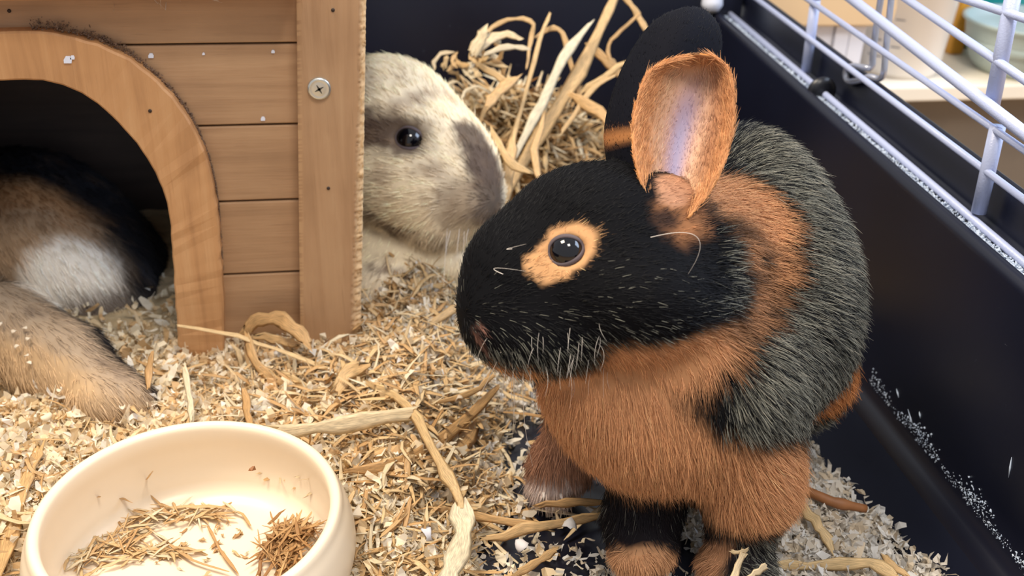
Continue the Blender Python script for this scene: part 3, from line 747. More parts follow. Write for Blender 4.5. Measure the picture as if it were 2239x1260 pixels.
while cnt < 120:
    x = rng.uniform(-.24, .16); y = rng.uniform(.33, .70)
    if inside_bowl(x, y) or (x-BC[0])**2+(y-BC[1])**2 < .092**2: continue
    if x < -.1 and y > .5 and y < .63: continue
    if x < .0 and y > .62: continue
    c = np.array([x, y, max(0, float(height(x, y)))+.006])
    free_straw(c, rng.uniform(.018, .055), rng.uniform(.0014, .004), rng.uniform(.3, .95), bed_label, g1); cnt += 1
g2 = 'big stalks in the hay heap'
# the hay heap: named stalks first
hay = [([(1075, 465, .84), (1140, 360, .85), (1210, 250, .86), (1290, 110, .87), (1350, -20, .88)], 30, .62, 'thickest tan stalk rising steeply out of the hay heap'),
       ([(1130, 330, .84), (1185, 225, .85), (1230, 130, .855), (1290, 50, .86)], 22, .98, 'shiny white stalk rising beside the thickest tan stalk'),
       ([(1040, 110, .86), (1075, 60, .87), (1128, 40, .87), (1166, 52, .87), (1160, 90, .87), (1150, 150, .86)], 10, .60, 'thin straw bent into an arch above the hay heap'),
       ([(1115, 330, .84), (1140, 240, .85), (1180, 90, .86), (1203, 25, .87)], 10, .66, 'thin upright straw with a leaf tip left of the white stalk'),
       ([(1175, 80, .87), (1212, 60, .87), (1235, 90, .87), (1262, 190, .87), (1280, 240, .86)], 12, .56, 'thin straw bent over to the right of the white stalk'),
       ([(1290, 100, .9), (1335, 140, .9), (1370, 180, .9)], 22, .46, 'broad brown straw leaning right behind the far ear'),
       ([(1362, -10, .9), (1388, 22, .9), (1400, 45, .9), (1418, 75, .9)], 14, .60, 'pale straw end reaching the far ear tip'),
       ([(1398, 30, .9), (1360, 65, .9), (1330, 98, .9), (1336, 145, .9)], 8, .50, 'thin kinked straw hanging behind the far ear'),
       ([(1035, 110, .83), (1062, 95, .84), (1095, 76, .85), (1138, 84, .85)], 20, .84, 'pale flat leaf on the heap top nearest the grey and white rabbit'),
       ([(1035, 120, .83), (1050, 90, .83), (1062, 68, .83)], 26, .86, 'short broad pale leaf standing on the heap top'),
       ([(1062, 118, .83), (1110, 104, .84), (1160, 108, .85)], 14, .88, 'short cream leaf lying flat across the heap top'),
       ([(1040, 140, .84), (1100, 175, .84), (1130, 190, .84)], 16, .62, 'straight golden straw slanting down from the heap top'),
       ([(1060, 136, .85), (1090, 144, .85), (1112, 146, .85)], 7, .78, 'tiny pale straw poking from the heap into the dark'),
       ([(1250, 210, .85), (1310, 245, .84), (1350, 290, .83)], 24, .44, 'broad tan straw slanting down to the base of the far ear'),
       ([(1270, 200, .86), (1320, 170, .86), (1370, 130, .86)], 13, .68, 'long pale straw slanting up to the far ear'),
       ([(1230, 290, .84), (1290, 200, .85), (1345, 165, .86)], 12, .60, 'golden straw slanting up behind the far ear'),
       ([(1120, 300, .82), (1112, 370, .81), (1105, 440, .8)], 26, .60, 'broad golden leaf in the middle of the hay heap'),
       ([(1065, 230, .82), (1090, 200, .83), (1130, 170, .84)], 24, .52, 'broad tan leaf at the left of the hay heap'),
       ([(1080, 290, .80), (1110, 350, .79), (1160, 380, .79)], 18, .66, 'golden straw slanting past the nose of the grey and white rabbit'),
       ([(1180, 400, .8), (1170, 330, .81), (1190, 250, .82)], 16, .56, 'upright golden stalk before the thickest tan stalk')]
for pts, w_, sh, lb in hay:
    straw(pd(pts), px(w_, pts[0][2]), sh, lb, twist=.4, thick=.15, flat_n=toC, smooth=3)
for k in range(26):
    a, b, d = rng.uniform(985, 1070), rng.uniform(95, 230), rng.uniform(.84, .87)
    if b < 130-.3*(a-985)*.3 and a < 1010: b += 50
    t0 = rng.uniform(0, 6.28); rr_ = rng.uniform(10, 30); n_ = rng.integers(3, 6); sw = rng.uniform(.5, .9)
    straw([P(a+rr_*math.cos(t0+q*sw)*1.3, b+rr_*math.sin(t0+q*sw), d+.004*q) for q in range(n_)], px(rng.uniform(6, 14), d), rng.uniform(.45, .95),
          'curled pale straw in the tangle above the brow of the mottled rabbit', 'curled straws at the left of the hay heap', twist=.4, thick=.12, flat_n=toC)
def hay_center():
    while True:
        a = rng.normal(0, 1, 2)*np.array([.085, .06]); x, y = .165+a[0], .86+a[1]
        if .02 < x < .34 and .72 < y < .965: return x, y
for k in range(175):
    x, y = hay_center(); z = float(height(x, y))+rng.uniform(.0, .014)
    free_straw(np.array([x, y, z]), rng.uniform(.035, .10), rng.uniform(.002, .0055), rng.uniform(.35, .9), hay_label, 'loose straws of the hay heap', up=.45)
# the rest of the hay: fine wisps nobody could count
def strawmass(name, label, gen, N, seed, lo=.15, hi=.92):
    r_ = np.random.default_rng(seed); VV, FF, AA, RR = [], [], [], []; off = 0
    for k in range(N):
        c, L, w = gen(r_); a = r_.uniform(0, 2*math.pi); e = r_.normal(0, .4)
        d = np.array([math.cos(a)*math.cos(e), math.sin(a)*math.cos(e), math.sin(e)]); s = np.cross(d, [0, 0, 1.0]); s /= np.linalg.norm(s)+1e-9
        b1, b2 = r_.normal(0, .35, 2)
        pts = [c+d*L*t+s*L*b1*t*t+np.array([0, 0, b2*L*(.2-t*t)]) for t in (-.5, -.22, .05, .28, .5)]
        V, F, A = strip_vf(pts, w, r_.normal(0, 1), .15, None, int(r_.integers(0, 9999)))
        VV += V; AA += A; FF += [tuple(q+off for q in f) for f in F]; RR += [r_.uniform(lo, hi)]*len(V); off += len(V)
    o = bigmesh(name, np.array(VV), FF, M['straw'], None, True, {'strip': ('FLOAT_VECTOR', AA), 'rnd': ('FLOAT', RR)})
    tag(o, label, 'straw', kind='stuff'); return o
def g_hay(r_):
    while True:
        x, y = .165+r_.normal(0, .1), .86+r_.normal(0, .07)
        if .02 < x < .35 and .70 < y < .975 and (x-.03)**2+(y-.78)**2 > .05**2: break
    return np.array([x, y, float(height(x, y))+r_.uniform(-.004, .016)]), r_.uniform(.02, .07), r_.uniform(.0015, .0048)
strawmass('loose_hay', 'tangle of fine hay wisps filling the heap by the back wall', g_hay, 2400, 21, .4, 1.0)
def g_bed(r_):
    while True:
        x, y = r_.uniform(-.26, .2), r_.uniform(.33, .76)
        if inside_bowl(x, y) or (x < .01 and y > .62): continue
        if (x > .085 and r_.random() > .12) or height(x, y) < -.002: continue
        wgt = math.exp(-((x-.035)/.075)**2)*.95+.10+.5*math.exp(-((x+.02)/.08)**2-((y-.6)/.05)**2)
        if r_.random() > wgt: continue
        break
    return np.array([x, y, max(0, float(height(x, y)))+r_.uniform(.001, .010)]), r_.uniform(.010, .036), r_.uniform(.0008, .0036)
strawmass('straw_wisps', 'fine straw wisps mixed through the shavings before the house', g_bed, 2600, 22, .35, 1.0)
# large single shavings
def chip(c, L, w, colr, label, group=None):
    n = 7; pts = []; a = rng.uniform(0, 6.28); cu = rng.choice([-1, 1])*rng.uniform(.7, 2.0); til = rng.normal(0, .35)
    u = np.array([math.cos(a)*math.cos(til), math.sin(a)*math.cos(til), math.sin(til)]); s = np.cross(u, [0, 0, 1]); s /= np.linalg.norm(s); nn = np.cross(s, u)
    V, F = [], []
    for i in range(n):
        t = i/(n-1)-.5; q = cu*t*2
        cen = c+u*L*(math.sin(q)/cu if abs(cu) > .05 else t*2)/2+nn*L*((1-math.cos(q))/cu if abs(cu) > .05 else 0)/2
        ww = w/2*(1-.75*(2*abs(t))**2)*(1+rng.normal(0, .22))
        for sg in (-1, -.2, .5, 1): V.append(cen+s*sg*ww+nn*(abs(sg)*w*.1+rng.normal(0, w*.015)))
    for i in range(n-1):
        for k in range(3): F.append((i*4+k, i*4+k+1, i*4+k+5, i*4+k+4))
    C4 = np.ones((len(V), 4)); C4[:, :3] = np.array(rgb(*colr)[:3])
    o = mesh('wood_shaving', V, F, M['shaving'], None, True, {'tint': ('FLOAT_COLOR', C4)})
    m = o.modifiers.new('thickness', 'SOLIDIFY'); m.thickness = .0004
    tag(o, label, 'wood shaving', group); return o
for a, b, z, L, w, cl, lb in ((1140, 1190, .018, 44, 24, (236, 232, 232), 'large white shaving lying over bare tray at the frame bottom'),
                              (1248, 1145, .020, 46, 26, (240, 238, 238), 'large curled white shaving left of the middle paw'),
                              (935, 1165, .026, 60, 20, (232, 232, 240), 'narrow bluish white shaving near the bleached straw end'),
                              (1000, 870, .045, 34, 20, (228, 214, 194), 'pale shaving on the brown straw under the chin'),
                              (100, 910, .040, 30, 26, (250, 236, 208), 'chunky cream shaving against the foot of the rabbit in the house'),
                              (1880, 1078, .020, 26, 20, (216, 200, 176), 'chunky shaving piece on the edge of the heap by the cage wall')):
    chip(atz(a, b, z), px(L), px(w), cl, lb)
for k in range(45):
    while True:
        x, y = rng.uniform(.02, .29), rng.uniform(.34, .56)
        if height(x, y) > -.003 or rng.random() < .1: break
    chip(np.array([x, y, max(0, float(height(x, y)))+.005]), rng.uniform(.007, .013), rng.uniform(.003, .006), COOL[rng.integers(0, 6)], 'larger pale curled shaving on the flakes '+('right of the near leg' if x > .2 else 'between the paws' if x > .13 else 'beside the far paw' if y > .44 else 'near the bleached straw end' if x < .07 else 'over the bare tray patch'), 'larger pale shavings near the black and tan rabbit')
for k in range(45):
    while True:
        x, y = rng.uniform(-.24, .06), rng.uniform(.35, .62)
        if (x-BC[0])**2+(y-BC[1])**2 > .09**2: break
    chip(np.array([x, y, max(0, float(height(x, y)))+.006]), rng.uniform(.007, .012), rng.uniform(.003, .006), WARM[rng.integers(0, 7)], 'larger cream curled shaving '+('left of the feeding bowl' if x < -.15 else 'between the bowl and the doorway' if y > .52 and x < -.02 else 'at the foot of the corner post' if y > .52 else 'just right of the bowl rim' if y > .43 else 'at the near side of the bowl'), 'larger cream shavings around the bowl')

# leftovers in the bowl
def bowl_z(x, y):
    r_ = math.hypot(x-BC[0], y-BC[1]); return BC[2]+.0065+max(0, (r_-.055)/.018)**2*.02
def bowl_pt(a, b, lift=.001):
    p = atz(a, b, BC[2]+.008); 
    for _ in range(4): p = atz(a, b, bowl_z(p[0], p[1])+lift)
    return p
for pts, w_, sh, lb in (([(355, 1112), (430, 1108), (510, 1112)], 12, .62, 'straight straw along the far side of the bowl floor'),
                        ([(400, 1128), (450, 1130), (515, 1134)], 9, .70, 'short straw beside the straight one in the bowl'),
                        ([(300, 1135), (345, 1170), (420, 1225), (500, 1250)], 7, .46, 'long thin brown straw crossing the bowl floor'),
                        ([(455, 1150), (480, 1200), (520, 1255)], 7, .36, 'thin reddish straw at the bowl middle'),
                        ([(150, 1215), (200, 1165), (260, 1130)], 10, .70, 'pale straw at the left of the bowl'),
                        ([(140, 1245), (150, 1215), (175, 1190)], 8, .66, 'yellow straw bent at the left end of the bowl floor'),
                        ([(220, 1224), (260, 1222), (310, 1226)], 7, .80, 'pale yellow straw lying across the left of the bowl'),
                        ([(245, 1115), (262, 1145), (285, 1165)], 5, .30, 'short dark stem in the bowl heap'),
                        ([(335, 1030), (318, 1052), (302, 1075)], 4, .60, 'hair thin straw stuck upright on the bowl wall'),
                        ([(368, 1072), (345, 1085), (336, 1106)], 4, .64, 'hair thin bent straw beside the upright one in the bowl'),
                        ([(510, 1118), (530, 1125), (548, 1150)], 7, .48, 'short kinked straw near the brown tuft in the bowl')):
    straw([bowl_pt(a, b, .003) for a, b in pts], px(w_, .55), sh, lb, twist=.3, thick=.3, smooth=3)
M['greenish'] = None
def bowl_mass(name, label, n, blobs, L0, seed, lo, hi):
    r_ = np.random.default_rng(seed); VV, FF, AA, RR = [], [], [], []; off = 0
    for k in range(n):
        a, b, sa, sb, ang, hgt = blobs[r_.integers(0, len(blobs))]
        p = bowl_pt(a+r_.normal(0, sa), b+r_.normal(0, sb), .001+hgt*r_.random())
        if math.hypot(p[0]-BC[0], p[1]-BC[1]) > .066: continue
        L = L0*r_.uniform(.4, 1.5); an = ang+r_.normal(0, .7); e = r_.normal(0, .18)
        d = np.array([math.cos(an)*math.cos(e), math.sin(an)*math.cos(e), math.sin(e)])
        pts = [p+d*L*t+np.array([0, 0, r_.normal(0, .0006)]) for t in (-.5, -.1, .2, .5)]
        V, F, A = strip_vf(pts, r_.uniform(.0007, .0026), r_.normal(0, 1), .2, None, int(r_.integers(0, 9999)))
        VV += V; AA += A; FF += [tuple(q+off for q in f) for f in F]; RR += [r_.uniform(lo, hi)]*len(V); off += len(V)
    o = bigmesh(name, np.array(VV), FF, M['straw'], None, True, {'strip': ('FLOAT_VECTOR', AA), 'rnd': ('FLOAT', RR)})
    tag(o, label, 'hay', kind='stuff')
bowl_mass('chopped_hay', 'loose chopped hay left over in the feeding bowl', 230, [(330, 1130, 45, 14, 0, .005), (230, 1180, 40, 20, .6, .004), (260, 1200, 45, 14, .2, .003), (180, 1215, 25, 18, .8, .003), (430, 1125, 45, 8, 0, .003), (360, 1205, 40, 6, -.1, .002)], .014, 31, .35, .98)
bowl_mass('hay_tuft', 'brown matted hay tuft at the right inside of the bowl', 190, [(630, 1180, 22, 22, 1.3, .012), (610, 1215, 20, 20, 1.2, .008), (650, 1160, 22, 10, .2, .008)], .016, 32, .0, .55)
bowl_mass('chopped_hay', 'a few scattered hay crumbs on the bare bowl floor', 40, [(450, 1190, 90, 35, 0, .0)], .004, 33, .2, .9)
cr_ = bowl_pt(551, 1026, .0005); cpz = P(551, 1026, .585)
tag(mesh('crumb', [cpz+np.array(q)*.0022 for q in ((-1, 0, -.5), (1, .1, -.4), (.7, .2, .8), (-.6, 0, .3), (0, -.9, .1), (0, .8, .2))], [(0, 1, 4), (1, 2, 4), (2, 3, 4), (3, 0, 4), (1, 0, 5), (2, 1, 5), (3, 2, 5), (0, 3, 5)], M['twig'], None, False), 'small brown crumb sticking to the inside wall of the bowl', 'crumb')

# ---------------------------------------------------------------- rabbits: smooth implicit bodies, then fur
def ell(px_, py_, d, rx, ry, rz, rot=0.0, k=.012, yaw=0.0):
    """ellipsoid at image point / depth; rx, ry in pixels at that depth, rz in metres"""
    a = math.radians(rot); u = CR*math.cos(a)+CU*math.sin(a); w = -CR*math.sin(a)+CU*math.cos(a); f = CF.copy()
    if yaw: b = math.radians(yaw); u, f = u*math.cos(b)+f*math.sin(b), f*math.cos(b)-u*math.sin(b)
    s = d/FOC; return ('e', P(px_, py_, d), np.stack([u, w, f]), np.array([rx*s, ry*s, rz]), k)
def con(a, ra, b, rb, k=.010):
    A, B = P(*a), P(*b); return ('c', A, B, ra/FOC*a[2], rb/FOC*b[2], k)
def con3(A, ra, B, rb, k=.008): return ('c', np.array(A, float), np.array(B, float), ra, rb, k)
def sdf(prims, p):
    D = None
    for q in prims:
        if q[0] == 'e':
            l = (p-q[1].astype(p.dtype)) @ q[2].T.astype(p.dtype); r = q[3].astype(p.dtype)
            k0 = np.sqrt(((l/r)**2).sum(-1)); k1 = np.sqrt(((l/(r*r))**2).sum(-1))+1e-9
            d = k0*(k0-1)/k1; k = q[4]
        else:
            _, A, B, ra, rb, k = q; ab = (B-A).astype(p.dtype)
            t = np.clip(((p-A.astype(p.dtype)) @ ab)/(ab @ ab), 0, 1)
            d = np.sqrt((((p-A.astype(p.dtype))-t[..., None]*ab)**2).sum(-1))-(ra+(rb-ra)*t)
        if D is None: D = d
        else:
            h = np.clip(.5+.5*(D-d)/k, 0, 1); D = D*(1-h)+d*h-k*h*(1-h)
    return D
def bounds(prims, pad=.01):
    lo, hi = np.full(3, 9.), np.full(3, -9.)
    for q in prims:
        if q[0] == 'e':
            e = np.sqrt(((q[2]*q[3][:, None])**2).sum(0)); lo = np.minimum(lo, q[1]-e); hi = np.maximum(hi, q[1]+e)
        else:
            for c, r in ((q[1], q[3]), (q[2], q[4])): lo = np.minimum(lo, c-r); hi = np.maximum(hi, c+r)
    return lo-pad, hi+pad
def surface_net(prims, h, sub=None):
    lo, hi = bounds(prims); n = np.ceil((hi-lo)/h).astype(int)+1
    g = np.zeros(n, np.float32); yz = np.stack(np.meshgrid(lo[1]+h*np.arange(n[1]), lo[2]+h*np.arange(n[2]), indexing='ij'), -1).astype(np.float32)
    for i in range(n[0]):
        p = np.concatenate([np.full(yz.shape[:2]+(1,), lo[0]+h*i, np.float32), yz], -1); g[i] = sdf(prims, p)
    s = g < 0
    c = np.zeros(tuple(n-1), np.int8)
    for a in (0, 1):
        for b in (0, 1):
            for d in (0, 1): c += s[a:n[0]-1+a, b:n[1]-1+b, d:n[2]-1+d]
    act = (c > 0) & (c < 8); idx = np.full(act.shape, -1, np.int64); ijk = np.argwhere(act); idx[act] = np.arange(len(ijk))
    S = np.zeros((len(ijk), 3)); cn = np.zeros(len(ijk))
    for ax in range(3):
        o1, o2 = [q for q in range(3) if q != ax]
        for a in (0, 1):
            for b in (0, 1):
                A = ijk.copy(); A[:, o1] += a; A[:, o2] += b; B = A.copy(); B[:, ax] += 1
                ga, gb = g[tuple(A.T)], g[tuple(B.T)]; m = (ga < 0) != (gb < 0)
                t = np.where(m, ga/np.where(m, ga-gb, 1), 0); pt = A.astype(float); pt[:, ax] += t
                S[m] += pt[m]; cn[m] += 1
    V = lo+h*S/cn[:, None]; Q = []
    for ax in range(3):
        o1, o2 = (ax+1) % 3, (ax+2) % 3
        sl0 = [slice(None)]*3; sl1 = [slice(None)]*3; sl0[ax] = slice(0, n[ax]-1); sl1[ax] = slice(1, n[ax])
        e = s[tuple(sl0)] != s[tuple(sl1)]; E = np.argwhere(e)
        E = E[(E[:, o1] > 0) & (E[:, o2] > 0) & (E[:, o1] < n[o1]-1) & (E[:, o2] < n[o2]-1)]
        ins = s[tuple(E.T)]
        def cell(a, b): C = E.copy(); C[:, o1] -= a; C[:, o2] -= b; return idx[tuple(C.T)]
        q = np.stack([cell(1, 1), cell(0, 1), cell(0, 0), cell(1, 0)], 1)
        q[~ins] = q[~ins][:, ::-1]; Q.append(q)
    Q = np.concatenate(Q); return V, Q
def grad(prims, p, e=.0006):
    g = np.stack([sdf(prims, p+np.eye(3)[k]*e)-sdf(prims, p-np.eye(3)[k]*e) for k in range(3)], -1)
    return g/(np.linalg.norm(g, axis=-1, keepdims=True)+1e-12)
def trace(prims, a, b, d0=.2, d1=1.2):
    r = ray(a, b); rn = np.linalg.norm(r); t = d0
    for _ in range(200):
        d = float(sdf(prims, (CAMP+r*t)[None])[0]); t += max(d, .00005)/rn*.8
        if d < .0002 or t > d1: break
    return CAMP+r*t
def blob(p, c, ax, r, soft=.25):
    k = np.sqrt((((p-c) @ ax.T/r)**2).sum(-1)); return 1-sm(1-soft, 1+soft, k)
class Marks:
    """fur markings, with some painted shade and sheen, as soft 3-D regions fixed to the animal"""
    def __init__(s, base, warp=.0035, mottle=None): s.base = np.array(rgb(*base)[:3]); s.L = []; s.warp = warp; s.mottle = mottle
    def e(s, a, b, d, rx, ry, rz, col, rot=0, soft=.25, amt=1.0):
        q = ell(a, b, d, rx, ry, rz, rot); s.L.append(('e', q[1], q[2], q[3], np.array(rgb(*col)[:3]), soft, amt)); return s
    def c(s, pts, r, col, soft=.35, amt=1.0):
        for i in range(len(pts)-1): s.L.append(('c', P(*pts[i]), P(*pts[i+1]), r/FOC*pts[i][2], np.array(rgb(*col)[:3]), soft, amt))
        return s
    def __call__(s, p):
        w = s.warp*np.stack([vnoise(p[:, 0]*1.0, p[:, 2], .006, 5+k)+vnoise(p[:, 1], p[:, 2], .009, 8+k) for k in range(3)], -1)*.5
        p = p+w; C = np.tile(s.base, (len(p), 1))
        for q in s.L:
            if q[0] == 'e': m = blob(p, q[1], q[2], q[3], q[5])*q[6]; col = q[4]
            else:
                ab = q[2]-q[1]; t = np.clip(((p-q[1]) @ ab)/(ab @ ab), 0, 1); k = np.linalg.norm(p-q[1]-t[:, None]*ab, axis=1)/q[3]
                m = (1-sm(1-q[5], 1+q[5], k))*q[6]; col = q[4]
            C = C*(1-m[:, None])+col*m[:, None]
        if s.mottle:
            k = (.5+.5*vnoise(p[:, 0]+.5*p[:, 1], p[:, 2], .007, 61)*1.6)*(.5+.5*vnoise(p[:, 0], p[:, 2]+p[:, 1], .018, 62)*1.6); k = np.clip(k*1.5-.35, 0, 1)*s.mottle[1]
            C = C*(1-k[:, None])+np.array(rgb(*s.mottle[0])[:3])*k[:, None]
        return C
def fur_curves(name, parent, root, nrm, length, flow, colr, lift, radius=.00013, npt=5, seed=1, wave=.18, droop=.12, tipcol=None):
    N = len(root); r_ = np.random.default_rng(seed)
    ft = flow-nrm*(flow*nrm).sum(1)[:, None]; ft /= np.linalg.norm(ft, axis=1)[:, None]+1e-9
    jit = r_.normal(0, .16, (N, 3))
    cl = np.stack([vnoise(root[:, 0]+.7*root[:, 1], root[:, 2], .0045, 40+k) for k in range(3)], -1)*wave
    d = ft*(1-lift)[:, None]+nrm*lift[:, None]+jit+cl; d /= np.linalg.norm(d, axis=1)[:, None]
    t = np.linspace(0, 1, npt)[None, :, None]; L = (length*r_.uniform(.65, 1.2, N))[:, None, None]
    b = (ft-nrm*.35)*.45+np.array([0, 0, -1.0])*droop+r_.normal(0, .10, (N, 3))
    pts = root[:, None]-nrm[:, None]*.0006+L*(t*d[:, None]+t*t*b[:, None]*.8)
    hc = bpy.data.hair_curves.new(name); hc.add_curves([npt]*N)
    hc.attributes['position'].data.foreach_set('vector', pts.astype(np.float32).ravel())
    ra = hc.attributes.get('radius') or hc.attributes.new('radius', 'FLOAT', 'POINT')
    rr = (np.array([1, .95, .8, .5, .12]) if npt == 5 else np.linspace(1, .15, npt))[None]*radius*r_.uniform(.7, 1.4, (N, 1))
    ra.data.foreach_set('value', rr.astype(np.float32).ravel())
    C4 = np.ones((N, npt, 4), np.float32); C4[:, :, :3] = colr[:, None]
    if tipcol is not None: 
        w = np.linspace(0, 1, npt)[None, :, None]**1.5; C4[:, :, :3] = C4[:, :, :3]*(1-w)+tipcol[:, None]*w
    ca = hc.attributes.new('tint', 'FLOAT_COLOR', 'POINT'); ca.data.foreach_set('color', C4.ravel())
    o = bpy.data.objects.new(name, hc); COL.objects.link(o); hc.materials.append(M['fur'])
    if parent is not None: o.parent = parent
    return o
def sample(V, Q, n, seed, weight=None):
    r_ = np.random.default_rng(seed); A, B, C, D = (V[Q[:, k]] for k in range(4))
    ar = .5*np.linalg.norm(np.cross(C-A, D-B), axis=1)
    cen = (A+B+C+D)/4
    if weight is not None: ar = ar*weight(cen)
    k = r_.choice(len(Q), n, p=ar/ar.sum()); u, v = r_.random((2, n, 1))
    return (A[k]*(1-u)+B[k]*u)*(1-v)+(D[k]*(1-u)+C[k]*u)*v, k
def vnormals(V, Q):
    A, B, C, D = (V[Q[:, k]] for k in range(4)); fn = np.cross(C-A, D-B); N = np.zeros_like(V)
    for k in range(4): np.add.at(N, Q[:, k], fn)
    return N/(np.linalg.norm(N, axis=1)[:, None]+1e-12), fn/(np.linalg.norm(fn, axis=1)[:, None]+1e-12)
def ear_mesh(left, right, dl, dc, dr, thick, n=44, m=22, tipd=0.0):
    """left/right: image outline from base to tip, dl/dc/dr: depth at the left edge, middle, right edge (base, tip)"""
    Lp = np.array(catmull([(a, b, 0) for a, b in left], 10))[:, :2]; Rp = np.array(catmull([(a, b, 0) for a, b in right], 10))[:, :2]
    def rs(p, n):
        s = np.r_[0, np.cumsum(np.linalg.norm(np.diff(p, axis=0), axis=1))]; t = np.linspace(0, s[-1], n); return np.stack([np.interp(t, s, p[:, 0]), np.interp(t, s, p[:, 1])], 1)
    Lp, Rp = rs(Lp, n), rs(Rp, n); G = np.zeros((n, m, 3)); vv = np.linspace(0, 1, m)
    for i in range(n):
        u = i/(n-1); a = dl[0]+(dl[1]-dl[0])*u; b = dr[0]+(dr[1]-dr[0])*u; c = (dc[0]+(dc[1]-dc[0])*u)*(1-u**6)+.5*(a+b)*u**6
        for j, v in enumerate(vv):
            s = 2*v-1; dep = (a+(b-a)*v)+(c-.5*(a+b))*(1-s*s)
            q = Lp[i]*(1-v)+Rp[i]*v; G[i, j] = P(q[0], q[1], dep)
    V = G.reshape(-1, 3); Q = [(i*m+j, i*m+j+1, (i+1)*m+j+1, (i+1)*m+j) for i in range(n-1) for j in range(m-1)]
    Q = np.array(Q); N, _ = vnormals(V, Q)
    if (N @ CF).mean() > 0: Q = Q[:, ::-1]; N = -N       # inner side faces the viewer
    # taper the thickness at the rim
    e = np.zeros((n, m)); 
    for i in range(n):
        for j in range(m): e[i, j] = min(1, 4*vv[j]+.15, 4*(1-vv[j])+.15, 5*(1-i/(n-1))+.15)
    e = np.sqrt(e).reshape(-1, 1)
    Vi, Vo = V+N*thick*.5*e, V-N*thick*.5*e; k = len(V)
    bd = [i*m for i in range(n)] + [(n-1)*m+j for j in range(1, m)] + [i*m+m-1 for i in range(n-2, -1, -1)] + [j for j in range(m-2, 0, -1)]
    Qa = [Q, Q[:, ::-1]+k, np.array([(bd[i], bd[(i+1) % len(bd)], bd[(i+1) % len(bd)]+k, bd[i]+k) for i in range(len(bd))])]
    uv = np.stack(np.meshgrid(np.linspace(0, 1, n), vv, indexing='ij'), -1).reshape(-1, 2)
    return np.vstack([Vi, Vo]), np.vstack(Qa), np.vstack([uv, uv]), np.r_[np.ones(k), np.zeros(k)], np.vstack([N, -N])
def lid_ring(c, ax, rx, ry, tube_r, sphere_c, sphere_r, n=40, m=8):
    """closed ring hugging the eyeball"""
    V, Q = [], []
    for i in range(n):
        a = 2*math.pi*i/n; x, y = rx*math.cos(a), ry*math.sin(a)*(1-.12*math.cos(a))
        z = math.sqrt(max(0, sphere_r**2-x*x-y*y)); p0 = sphere_c+ax[0]*x+ax[1]*y-ax[2]*z
        rad = (p0-sphere_c)/np.linalg.norm(p0-sphere_c); tan = -ax[0]*math.sin(a)*rx+ax[1]*math.cos(a)*ry; tan /= np.linalg.norm(tan); s = np.cross(tan, rad)
        for j in range(m):
            b = 2*math.pi*j/m; V.append(p0+tube_r*(rad*math.cos(b)*.8+s*math.sin(b)*1.25))
    for i in range(n):
        for j in range(m): Q.append((i*m+j, ((i+1) % n)*m+j, ((i+1) % n)*m+(j+1) % m, i*m+(j+1) % m))
    return np.array(V), np.array(Q)
def ball(name, c, r, mat, parent, seg=32):
    V, F = [], []
    for i in range(seg//2+1):
        a = math.pi*i/(seg//2)
        for j in range(seg): b = 2*math.pi*j/seg; V.append((c[0]+r*math.sin(a)*math.cos(b), c[1]+r*math.sin(a)*math.sin(b), c[2]+r*math.cos(a)))
    for i in range(seg//2):
        for j in range(seg): F.append((i*seg+j, (i+1)*seg+j, (i+1)*seg+(j+1) % seg, i*seg+(j+1) % seg))
    return mesh(name, V, F, mat, parent)
def whiskers(name, parent, roots, ends, rad=.00016, bend=.01):
    N = len(roots); npt = 8; hc = bpy.data.hair_curves.new(name); hc.add_curves([npt]*N); t = np.linspace(0, 1, npt)[None, :, None]
    roots, ends = np.array(roots), np.array(ends)
    pts = roots[:, None]*(1-t)+ends[:, None]*t+(t*(1-t))*rng.normal(0, bend, (N, 1, 3))
    hc.attributes['position'].data.foreach_set('vector', pts.astype(np.float32).ravel())
    ra = hc.attributes.get('radius') or hc.attributes.new('radius', 'FLOAT', 'POINT')
    ra.data.foreach_set('value', (np.linspace(1, .2, npt)[None]*np.full((N, 1), rad)).astype(np.float32).ravel())
    o = bpy.data.objects.new(name, hc); COL.objects.link(o); hc.materials.append(M['whisker']); o.parent = parent; return o

